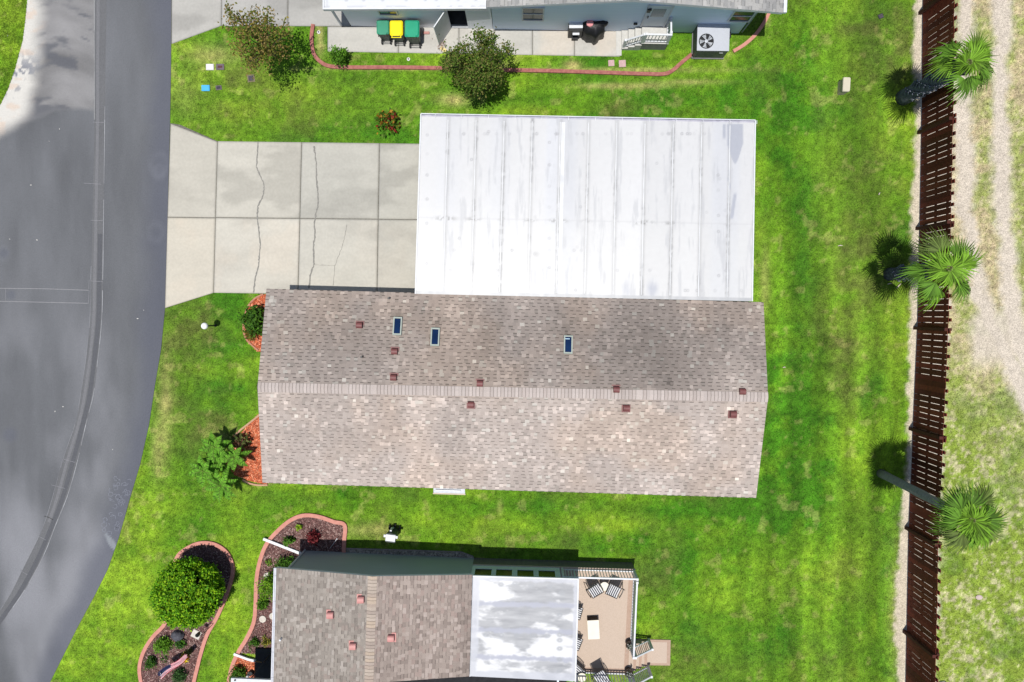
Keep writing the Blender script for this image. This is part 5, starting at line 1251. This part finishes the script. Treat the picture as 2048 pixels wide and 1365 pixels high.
mb = MB(); mb.lathe((fxc,fyc,zt-.003), [(fr_-.002,0),(fr_-.002,.001)], 32); obj('fan_well', mb, pm('black fan well', (.012,.013,.015), (.01,.01,.012), 3, .6), t, world=False)
mb = MB()
for k in range(5):
    a = k*6.2832/5+.3; a2 = a+.75; r0_, r1_ = .07, .29
    mb.add([(fxc+r0_*math.cos(a),fyc+r0_*math.sin(a),zt+.004),(fxc+r1_*math.cos(a+.08),fyc+r1_*math.sin(a+.08),zt+.002),(fxc+r1_*math.cos(a2),fyc+r1_*math.sin(a2),zt+.016),(fxc+r0_*math.cos(a+.5),fyc+r0_*math.sin(a+.5),zt+.012)],[(0,1,2,3)])
fb = obj('fan_blade', mb, pm('fan aluminium', (.42,.44,.47), (.34,.36,.39), 3, .4), t, world=False)
mb = MB(); mb.lathe((fxc,fyc,zt+.004), [(.075,0),(.075,.03),(.03,.04)], 18); obj('hub', mb, pm('pale grey panel', (0,0,0)), fb, world=False)
mb = MB()
for r_ in (.10,.165,.23,.295): mb.tube([(fxc+r_*math.cos(6.2832*k/36),fyc+r_*math.sin(6.2832*k/36),zt+.032) for k in range(37)], .004, 4)
for k in range(4): a = k*math.pi/4; mb.tube([(fxc-fr_*math.cos(a),fyc-fr_*math.sin(a),zt+.03),(fxc+fr_*math.cos(a),fyc+fr_*math.sin(a),zt+.03)], .005, 4)
obj('guard', mb, pm('dark guard wire', (.05,.05,.055), (.04,.04,.04), 6, .5), t, world=False)
mb = MB(); mb.box((.42,-D2/2-.014,.72),(.16,.012,.05)); obj('name_plate', mb, WHITE, t, world=False)
mb = MB(); mb.box((.80,.25,.35),(.14,.22,.5),bev=.01); mb.tube([(.68,.3,.3),(.9,.35,.25),(.95,.55,.15)], .03, 8); obj('line_set', mb, BLACKP, t, world=False)

# lamp post with a white globe by the driveway
b = P(431,651.5,0); t = thing('lamp_post', 'black garden lamp post with round white globe beside the driveway', 'lamp', b)
mb = MB(); mb.lathe((0,0,-.02), [(.07,0),(.07,.05),(.035,.10),(.03,.9),(.05,.93),(.05,.97)], 12); obj('post', mb, BLACKM, t, world=False)
mb = MB(); g_ = .15; mb.lathe((0,0,.95), [(max(.005,g_*math.sin(math.pi*k/12)), g_-g_*math.cos(math.pi*k/12)) for k in range(13)], 20); obj('globe', mb, pm('white globe', (.80,.80,.80), (.76,.76,.77), 2, .3), t, world=False, smooth=True)

# things let into the upper lawn
def plate(name, label, cat, x, y, sx, sy, m, rz=0, hh=.03, cover=None):
    p = P(x,y,0); t = thing(name, label, cat, (p.x,p.y,0), rz); mb = MB(); mb.box((0,0,hh/2-.01),(sx,sy,hh+.02),bev=.006); obj('box', mb, m, t, world=False)
    if cover: mb = MB(); mb.box((cover[1],0,hh+.006),(cover[2],cover[3],.012),bev=.003); obj('cover', mb, cover[0], t, world=False)
    return t
DP = pm('purplish grey plastic', (.13,.10,.115), (.09,.07,.08), 9, .7); WP2 = pm('chalky white lid', (.62,.60,.60), (.55,.53,.53), 8, .7); MR = pm('maroon iron', (.10,.03,.03), (.07,.02,.025), 6, .6); BLU = pm('sky blue lid', (.06,.38,.66), (.05,.33,.60), 4, .5)
plate('utility_cover', 'white plastic utility box lid in the grass beside a grey one with maroon centre', 'utility lid', 420.5,135, .35,.27, WP2, 0, .05, (WP2,.0,.3,.22))
plate('utility_cover', 'grey utility box with maroon centre next to the white lid', 'utility box', 440.5,134.5, .36,.27, DP, 0, .03, (MR,.0,.20,.10))
plate('utility_cover', 'sky blue utility lid on the grass near the road', 'utility lid', 412,177, .37,.26, BLU, 0, .05, (BLU,.0,.31,.2))
plate('utility_cover', 'small dark oval utility cover right of the sky blue lid', 'utility box', 437.5,176, .27,.20, DP, .1, .02, (pm('black iron lid', (.03,.03,.04), (.02,.02,.03), 5, .6),.0,.18,.12))
t = plate('drain_grate', 'square dark drain grate in a pale ring below the sparse tree', 'drain', 502,157, .34,.34, pm('tan dry ring', (.20,.17,.11), (.14,.12,.07), 9, .95), .1, .004)
mb = MB(); mb.box((0,0,.012),(.22,.22,.02)); obj('grate', mb, pm('black iron lid', (0,0,0)), t, world=False); mb = MB(); [mb.box((0,-.08+.055*k,.026),(.21,.018,.01)) for k in range(4)]; obj('grate_bar', mb, DP, t, world=False)
t = plate('drain_grate', 'small square dark drain grate on the back lawn near the top of the fence', 'drain', 1761.5,33, .22,.20, pm('black iron lid', (0,0,0)), .4, .02); mb = MB(); [mb.box((0,-.05+.05*k,.024),(.18,.018,.01)) for k in range(3)]; obj('grate_bar', mb, DP, t, world=False)
p = P(1682,177,0); t = thing('utility_pedestal', 'beige upright utility pedestal standing alone on the back lawn', 'utility box', (p.x,p.y,0), -.04)
TAN = pm('beige pedestal paint', (.42,.37,.28), (.37,.32,.24), 4, .6)
mb = MB(); rr(mb,(0,0),.30,.60,.05,-.02,.50); obj('body', mb, TAN, t, world=False); mb = MB(); rr(mb,(0,0),.33,.64,.06,.501,.56,taper=.93); obj('cap', mb, pm('pale beige cap', (.50,.46,.35), (.46,.42,.32), 5, .6), t, world=False)
# stepping pavers
STP = pm('pink paver', (.48,.33,.32), (.40,.27,.26), 14, .9, .5)
for x,y,s_,lab in ((1222.5,127,.27,'small square pink paver in the grass below the entry steps'),(1244.5,128,.31,'larger square pink paver in the grass right of the small one')):
    p = P(x,y,0); mb = MB(); mb.box((0,0,.015),(s_,s_,.05),.05,bev=.008); o = tag(obj('paver', mb, STP, None, world=False), lab, 'paver'); o.location = (p.x,p.y,0)
for x,y,lab in ((637.5,65,'sprinkler head in a bare patch beside the brick-red curb corner'),(817,119,'sprinkler head in a bare patch between the walkway and the curb')):
    p = P(x,y,0); t = thing('sprinkler', lab, 'sprinkler', (p.x,p.y,0)); mb = MB(); mb.lathe((0,0,-.01),[(.075,0),(.075,.03),(.05,.035)],16); obj('collar', mb, WP2, t, world=False); mb = MB(); mb.lathe((0,0,.02),[(.03,0),(.03,.04)],10); obj('nozzle', mb, BLACKP, t, world=False)

# white-topped cart on the lawn near the lower house
p = P(789.5,1062,0); t = thing('utility_cart', 'upright dark two-wheeled cart with white top tray on the lawn beside the shaded wall', 'cart', (p.x,p.y,0), -.12)
DG = pm('dark slate plastic', (.05,.065,.07), (.035,.045,.05), 4, .5)
mb = MB(); rr(mb,(0,-.02),.40,.34,.05,.10,1.0,taper=1.15); obj('body', mb, DG, t, world=False)
mb = MB(); mb.box((0,0,1.03),(.44,.30,.06),bev=.012); tt = obj('tray', mb, WHITE, t, world=False)
mb = MB(); [mb.box((sx*.27,.06,1.01),(.10,.12,.07),bev=.01) for sx in (-1,1)]; obj('cup_holder', mb, WHITE, t, world=False)
for sx in (-1,1): mb = MB(); mb.tube([(sx*.24-.03,.18,.11),(sx*.24+.03,.18,.11)], .12, 14); obj('wheel', mb, BLACKP, t, world=False)
mb = MB(); mb.tube([(-.06,.18,.15),(-.07,.26,.5),(-.07,.22,.75)], .05, 8); obj('canister', mb, WHITE, t, world=False); mb = MB(); mb.tube([(.0,.2,.1),(.02,.36,.12)],.04,8); obj('stand', mb, BLACKP, t, world=False)

# ---- planting beds of the lower house ----
bush('shrub', 'tiny lime green shrub near the top of the front bed', 600,1053,.12,.3,[(.30,.45,.02),(.20,.35,.02)],901,n=14,per=22,size=(.04,.08))
bush('shrub', 'small dark green spiky shrub in the front bed above the white downspout', 580,1078,.17,.45,G2+G1,902,n=16,per=16,size=(.08,.16))
bush('shrub', 'dark red shrub beside the shadow at the top of the front bed', 630,1072,.24,.55,[(.16,.02,.025),(.10,.015,.02),(.22,.04,.04)],903,n=24,per=14,size=(.08,.15))
bush('shrub', 'small green shrub in the front bed left of the corner hedge', 539,1123,.14,.3,G2+[(.3,.25,.08)],904,n=12,per=18)
bush('hedge_shrub', 'long lime green shrub pressed against the house corner under the gutter', 556,1160,.5,1.3,[(.20,.36,.02),(.15,.30,.02),(.10,.22,.02)],905,n=70,per=40,size=(.05,.1))
bush('hedge_shrub', 'shaded dark green shrub between the downspout and the house corner', 578,1128,.45,1.0,G1,906,n=50,per=34,size=(.05,.1))
bush('shrub', 'round grassy green shrub beside the gutter halfway down the front bed', 530,1204,.22,.4,G2+G1,907,n=26,per=26,size=(.06,.14))
bush('shrub', 'dark green shrub at the bottom of the front bed near the black shadow', 511,1284,.2,.4,G1,908,n=22,per=24)
bush('shrub', 'olive yellow flowering shrub next to the black shadow in the front bed', 534,1280,.2,.35,[(.2,.2,.03),(.12,.16,.02),(.4,.35,.05)],909,n=20,per=16)
bush('shrub', 'round green shrub in the red mulch below the white pipe', 479,1343,.33,.6,G1+[(.10,.2,.02)],910,n=46,per=30,size=(.05,.1))
bush('shrub', 'light green round shrub on the left of the island bed', 331,1287,.32,.5,[(.14,.30,.025),(.10,.24,.02),(.18,.36,.03)],911,n=50,per=28,size=(.05,.1))
bush('shrub', 'dark blue-green round shrub at the left edge of the island bed', 304,1321,.24,.4,G3+G1,912,n=34,per=26,size=(.05,.1))
bush('shrub', 'dark blue-green shrub below the flag in the island bed', 365,1347,.27,.45,G3,913,n=36,per=26,size=(.05,.1))
bush('shrub', 'grassy tuft of dark green between the grey boulder and the white paver', 363,1284,.2,.3,G3+G1,914,n=20,per=24,size=(.06,.14))
bush('shrub', 'olive shrub beside the yellow flowers in the island bed', 381,1300,.15,.4,[(.08,.12,.03),(.12,.1,.03)],915,n=14,per=16)
bush('flowers', 'yellow and orange flowers at the tip of the flag in the island bed', 373,1312,.17,.35,[(.75,.55,.02),(.70,.30,.02),(.12,.22,.02),(.8,.68,.05)],916,cat='flowers',n=20,per=22,size=(.05,.09))
bush('shrub', 'low sparse green plant at the centre of the island bed', 330,1318,.14,.12,G3+G1,917,n=8,per=12)
# round stepping stones
STN = pm('pale stepping stone', (.56,.52,.46), (.46,.42,.37), 9, .9, .5)
for x,y,r,lab in ((535,1152,.17,'round white stepping stone near the top of the front bed'),(526,1238,.165,'round white stepping stone halfway down the front bed'),(546,1232,.16,'round white stepping stone half hidden under the gutter')):
    p = P(x,y,0); t = thing('stepping_stone', lab, 'stepping stone', (p.x,p.y,0)); mb = MB(); mb.lathe((0,0,.0),[(r,0),(r,.05),(r*.93,.065)],24); obj('slab', mb, STN, t, world=False); mb = MB(); mb.tube([(r*.5*math.cos(6.283*k/20),r*.5*math.sin(6.283*k/20),.066) for k in range(21)],.006,4); obj('groove_ring', mb, STN, t, world=False)
p = P(393.5,1268,0); mb = MB(); mb.box((0,0,.03),(.42,.38,.07),-.45,bev=.01); mb.box((0,0,.067),(.36,.32,.008),-.45); o = tag(obj('stepping_stone', mb, STN, None, world=False), 'square white slab in the island bed below the round tree', 'stepping stone'); o.location = (p.x,p.y,.01)
# boulder and shepherd hook
p = P(358,1269,0); bm = bmesh.new(); bmesh.ops.create_icosphere(bm, subdivisions=3, radius=1)
for v in bm.verts: k = 1+.35*(float(vnoise(np.array(v.co.x*1.7+9.),np.array(v.co.y*1.7+v.co.z*2.+5),77))-.5); v.co = Vector((v.co.x*.30*k, v.co.y*.24*k, v.co.z*.24*k+.12))
me = bpy.data.meshes.new('boulder'); bm.to_mesh(me); bm.free(); o = tag(link('boulder', me, pm('dark grey rock', (.10,.10,.115), (.035,.035,.045), 7, .9, .8)), 'dark grey boulder at the foot of the round tree', 'boulder'); o.location = (p.x,p.y,0)
b = P(437,1247,0); t = thing('garden_hook', 'black garden hook with hanging lantern at the right edge of the island bed', 'garden hook', (P(422,1250,0).x,P(422,1250,0).y,0), .35)
mb = MB(); mb.tube([(.1,0,-.05),(.1,0,.95),(.04,0,1.12),(-.10,0,1.15),(-.22,0,1.06),(-.25,0,.98)], .014, 8); obj('pole', mb, BLACKM, t, world=False)
mb = MB(); mb.lathe((-.25,0,.68),[(.05,0),(.08,.03),(.08,.22),(.09,.235),(.02,.30)],10); obj('lantern', mb, BLACKM, t, world=False)
# flag
p = P(336,1352,0); t = thing('flag', 'red and white striped flag with dark blue corner in the island bed', 'flag', (p.x,p.y,0), 0)
A_ = P(352,1334,0)
tip = Vector((P(318,1356,1.3).x-p.x, P(318,1356,1.3).y-p.y, 1.3))
mb = MB(); mb.tube([(.25,.05,-.05),(.22,.08,.5),(.14,.1,1.25)], .013, 6); mb.tube([(.14,.1,1.25),tuple(tip)], .012, 6); obj('pole', mb, BLACKM, t, world=False)
p0_ = P(319,1353,1.15)-p; p1_ = P(374,1312,.85)-p; dx_ = (p1_-p0_); sw = Vector((-dx_.y,dx_.x,0)).normalized()
nU, nV = 40, 13; V=[]; 
for j in range(nV*2+1):
    for i in range(nU+1):
        u=i/nU; v=j/(nV*2); wd_ = .34*(1-.45*u); q = p0_+dx_*u+sw*(wd_*(v-.5)+.04*math.sin(u*7))+Vector((0,0,.05*math.sin(v*11+u*5)-.10*math.sin(math.pi*u))); V.append(tuple(q))
def flagpart(name, faces, m): me = bpy.data.meshes.new(name); me.from_pydata(V, [], faces); 
F_r=[];F_w=[];F_b=[]
for j in range(nV*2):
    for i in range(nU):
        f=(j*(nU+1)+i,j*(nU+1)+i+1,(j+1)*(nU+1)+i+1,(j+1)*(nU+1)+i)
        (F_b if (i<nU*.38 and j>nV*.9) else F_r if (j//2)%2==0 else F_w).append(f)
for nm,F_,m in (('red_stripes',F_r,pm('flag red', (.55,.02,.05), (.42,.015,.035), 5, .8)),('white_stripes',F_w,pm('flag white', (.72,.70,.72), (.6,.58,.62), 5, .8)),('blue_canton',F_b,pm('flag blue', (.025,.03,.09), (.015,.02,.06), 5, .8))):
    me = bpy.data.meshes.new(nm); me.from_pydata(V, [], F_); o = link(nm, me, m, t); 
    bm = bmesh.new(); bm.from_mesh(me); bmesh.ops.delete(bm, geom=[v for v in bm.verts if not v.link_faces], context='VERTS'); bm.to_mesh(me); bm.free()
mb = MB(); 
for i in range(10): a=random.random()*6.28; q=p0_+dx_*.10+sw*random.uniform(0,.13); mb.box(tuple(q+Vector((0,0,.07))),(.025,.025,.006),a)
obj('star', mb, pm('flag white', (0,0,0)), t, world=False)
# white downspout pipes running out over the bed
DSM = pm('white downspout', (.66,.67,.68), (.58,.59,.60), 4, .5)
a = P(527,1078,.14); b = P(606,1109,.10); mb = MB(); mb.beam(a, b, .12, .09); mb.beam(b, P(612,1106,.2), .10, .08); tag(obj('drain_pipe', mb, DSM), 'long white downspout pipe lying across the front bed to the house corner', 'drain pipe')
pts = [P(x,y,.12) for x,y in smooth_path([(468,1308),(484,1314),(498,1319),(512,1322)],3)]; mb = MB(); [mb.beam(pts[i],pts[i+1],.11,.09+.001*(i%2)) for i in range(len(pts)-1)]; tag(obj('drain_pipe', mb, DSM), 'short curved white pipe between the dark bed and the red mulch at the bottom', 'drain pipe')
mb = MB(); mb.tube([P(660,1097,.02), P(674,1078,.25)], .012, 6); mb.lathe(P(674,1078,.25), [(.02,0),(.025,.03)], 8); tag(obj('garden_stake', mb, WHITE), 'thin white stake leaning in the shadow at the top of the front bed', 'garden stake')
# porch entrance at the lower left house
ph = thing('entrance_canopy', 'white edged entrance canopy at the bottom edge with black railing behind it', 'canopy', P(505,1370,0)*1)
mb = MB(); solid_poly(mb, [P(462,1357,2.4),P(553,1361,2.4),P(553,1440,2.4),P(458,1440,2.4)], .12); obj('roof', mb, WHITE2, ph)
mb = MB(); mb.prism([P(512,1296,0).xy,P(560,1296,0).xy,P(570,1400,0).xy,P(512,1400,0).xy], .0, .10); obj('floor', mb, pm('porch shadow black', (.03,.03,.032), (.02,.02,.02), 4, .8), ph)  # near-black colour paints the shadow beside the entrance onto this floor
mb = MB(); mb.beam(P(528,1325,1.0),P(500,1360,1.0),.06,.05); mb.beam(P(524,1325,.95),P(510,1323,.2),.04,.04)
for k in range(7): q=P(528,1325,1.0).lerp(P(500,1360,1.0),k/6); mb.beam((q.x,q.y,.1),(q.x,q.y,1.0),.02,.02)
obj('railing', mb, BLACKM, ph)
mb = MB(); q=P(470,1361,2.43); mb.box(tuple(q),(.06,.06,.05)); obj('bracket', mb, BLACKM, ph)
p = P(500,1347,0); t = thing('garden_ornament', 'small white and black garden ornament beside the black railing', 'ornament', (p.x,p.y,0)); mb = MB(); mb.lathe((0,0,0),[(.09,0),(.11,.08),(.07,.2),(.04,.25)],10); mb.lathe((0,0,.25),[(.03,0),(.065,.05),(.05,.11),(.01,.13)],10); obj('body', mb, WP2, t, world=False); mb = MB(); mb.lathe((.1,.08,0),[(.11,0),(.13,.1),(.1,.22),(.09,.2)],12); obj('pot', mb, BLACKP, t, world=False)

# ---- deck furniture ----
def stripechair(label, x, y, rz, long=False, group='striped deck loungers'):
    b = P(x,y,DZ); t = thing('patio_chair', label, 'patio chair', b, rz, group); sw_ = .50; W_ = .56
    path = [(.34,.98),(.22,.55),(.16,.42),(-.18,.37),(-.34,.40)] if not long else [(.50,.95),(.25,.50),(.18,.42),(-.20,.38),(-.40,.34),(-.78,.30)]
    path = [(y_,z_) for y_,z_ in path]
    NS = 11; mb = MB(); q = interp_path(path, 12)
    for k in range(NS):
        x0=-sw_/2+sw_*k/NS; x1=x0+sw_/NS; c=(.55,.55,.56) if k%2==0 else (.03,.03,.04)
        for i in range(11):
            sag=lambda xx:-.03*(1-(2*xx/sw_)**2); (ya,za),(yb,zb)=q[i],q[i+1]
            mb.add([(x0,ya,za+sag(x0)),(x1,ya,za+sag(x1)),(x1,yb,zb+sag(x1)),(x0,yb,zb+sag(x0))],[(0,3,2,1)],c)
            mb.add([(x0,ya,za+sag(x0)-.012),(x1,ya,za+sag(x1)-.012),(x1,yb,zb+sag(x1)-.012),(x0,yb,zb+sag(x0)-.012)],[(0,1,2,3)],c)
    obj('sling', mb, am('striped fabric', 40, .1, .9, .2), t, world=False)
    mb = MB()
    for sx in (-1,1): mb.tube([(sx*W_/2,y_,z_) for y_,z_ in path], .016, 7)
    mb.tube([(-W_/2,*path[0]),(W_/2,*path[0])],.016,7); mb.tube([(-W_/2,*path[-1]),(W_/2,*path[-1])],.016,7); obj('frame', mb, DARKM, t, world=False)
    for sx in (-1,1):
        mb = MB(); mb.tube([(sx*(W_/2+.03),.26,.62),(sx*(W_/2+.04),.05,.64),(sx*(W_/2+.03),-.20,.60)],.022,7); obj('armrest', mb, DARKM, t, world=False)
    for sx in (-1,1):
        for ya,yb in ((.20,.36),(-.16,-.26)): mb = MB(); mb.tube([(sx*(W_/2+.02),ya,.62 if ya<0 else .55),(sx*(W_/2+.02),yb,.0)],.014,6); obj('leg', mb, DARKM, t, world=False)
    return t
def round_table(label, x, y, r, h=.5):
    b = P(x,y,DZ); t = thing('side_table', label, 'table', b, 0, 'round side tables on the deck'); mb = MB(); mb.lathe((0,0,h-.03),[(r*.98,0),(r,.01),(r,.025),(r*.97,.03)],26); obj('tabletop', mb, pm('cream tabletop', (.68,.64,.54), (.63,.59,.49), 3, .5), t, world=False)
    for k in range(3): a=k*2.094+.4; mb=MB(); mb.tube([(r*.5*math.cos(a),r*.5*math.sin(a),h-.03),(r*.85*math.cos(a),r*.85*math.sin(a),0)],.013,6); obj('leg', mb, DARKM, t, world=False)
    return t
stripechair('striped sling chair left of the round table by the top railing', 1187,1171,.55)
stripechair('striped sling chair right of the round table by the top railing', 1226,1172,-.42)
round_table('round cream side table between the two striped chairs at the top railing', 1206.5,1165,.20,.5)
stripechair('long striped lounger at the bottom of the deck', 1199,1345,.55,True)
round_table('round cream side table at the bottom of the deck by the porch', 1162,1344,.20,.5)
stripechair('striped sling chair half hidden by the porch roof above the lower round table', 1150,1332,.8)
stripechair('striped sling chair mostly hidden under the porch roof at mid deck', 1146,1277,1.2)
stripechair('striped sling chair almost hidden under the porch roof below the top railing', 1147,1217,1.3)
p = P(1185,1251,DZ); t = thing('coffee_table', 'rectangular cream coffee table with dark base in the middle of the deck', 'table', p, .06)
mb = MB(); mb.box((0,0,.44),(.52,.86,.035),bev=.008); obj('tabletop', mb, pm('cream tabletop', (0,0,0)), t, world=False)
mb = MB(); mb.box((0,.02,.21),(.46,.80,.42)); obj('base', mb, pm('dark wicker', (.045,.028,.022), (.025,.016,.013), 14, .8, .5), t, world=False)
for i,(x,y,lab) in enumerate(((1257.5,1287,'dark pot of white flowers beside the upper stair railing'),(1256,1342,'dark pot of white flowers at the bottom corner of the deck by the steps'))):
    p = P(x,y,DZ); t = thing('flower_pot', lab, 'flower pot', p, 0, 'pots of white flowers beside the steps'); mb = MB(); mb.lathe((0,.06,0),[(.12,0),(.17,.25),(.185,.30),(.17,.30),(.15,.26),(.02,.26)],20); obj('pot', mb, pm('dark wicker', (0,0,0)), t, world=False)
    leafcloud('foliage', ell(16,(p.x+.02,p.y-.02,DZ+.42),(.13,.13,.14),np.random.default_rng(950+i),.2), 13, (.05,.05,.04), (.03,.07), [(.70,.70,.68),(.62,.62,.60),(.06,.09,.03),(.10,.13,.06)], t, 960+i)
    t['group'] = 'pots of white flowers beside the steps'

# right of the fence: marker post, stones
p = P(1886,1375,0); t = thing('marker_post', 'grey weathered post with white collar standing in the weeds at the bottom right', 'post', (p.x,p.y,0))
mb = MB(); mb.box((-.02,.0,.45),(.15,.17,.95)); obj('post', mb, pm('weathered grey wood', (.28,.27,.25), (.17,.165,.155), 9, .9, .6, stretch=(1,1,.2)), t, world=False)
mb = MB(); mb.lathe((-.03,.06,.0),[(.24,0),(.25,.10),(.21,.14),(.03,.14)],18); obj('collar', mb, WHITE, t, world=False)
p = P(1958,1195,0); mb = MB(); mb.lathe((0,0,-.02),[(.13,0),(.15,.04),(.10,.07)],9,sx=1.1,sy=.8); o = tag(obj('stone', mb, pm('pinkish stone', (.52,.42,.39), (.42,.34,.31), 8, .9, .5), None, world=False), 'flat pinkish stone in the weeds right of the fence', 'stone'); o.location=(p.x,p.y,0)
# fallen bits of palm frond on the lawn
for x,y,a,l,lab in ((1680,492,.1,.22,'small white scrap lying on the lawn left of the middle palm'),(1568,735,.2,.14,'tiny white scrap lying on the lawn right of the house'),(1797,572,.9,.28,'curled dry brown frond piece below the middle palm'),(1779,568,.2,.22,'short pale frond piece beside the middle palm trunk'),(1758,388,1.2,.12,'tiny pale scrap lying on the lawn near the fence')):
    p=P(x,y,0); mb=MB(); mb.tube([(-l/2,0,.02),(0,.015,.05),(l/2,-.01,.03)],[.015,.025,.008],6); o=tag(obj('fallen_scrap', mb, pm('bleached frond', (.60,.55,.48), (.5,.42,.35), 7, .9), None, world=False), lab, 'debris'); o.location=(p.x,p.y,.01); o.rotation_euler=(0,0,a)
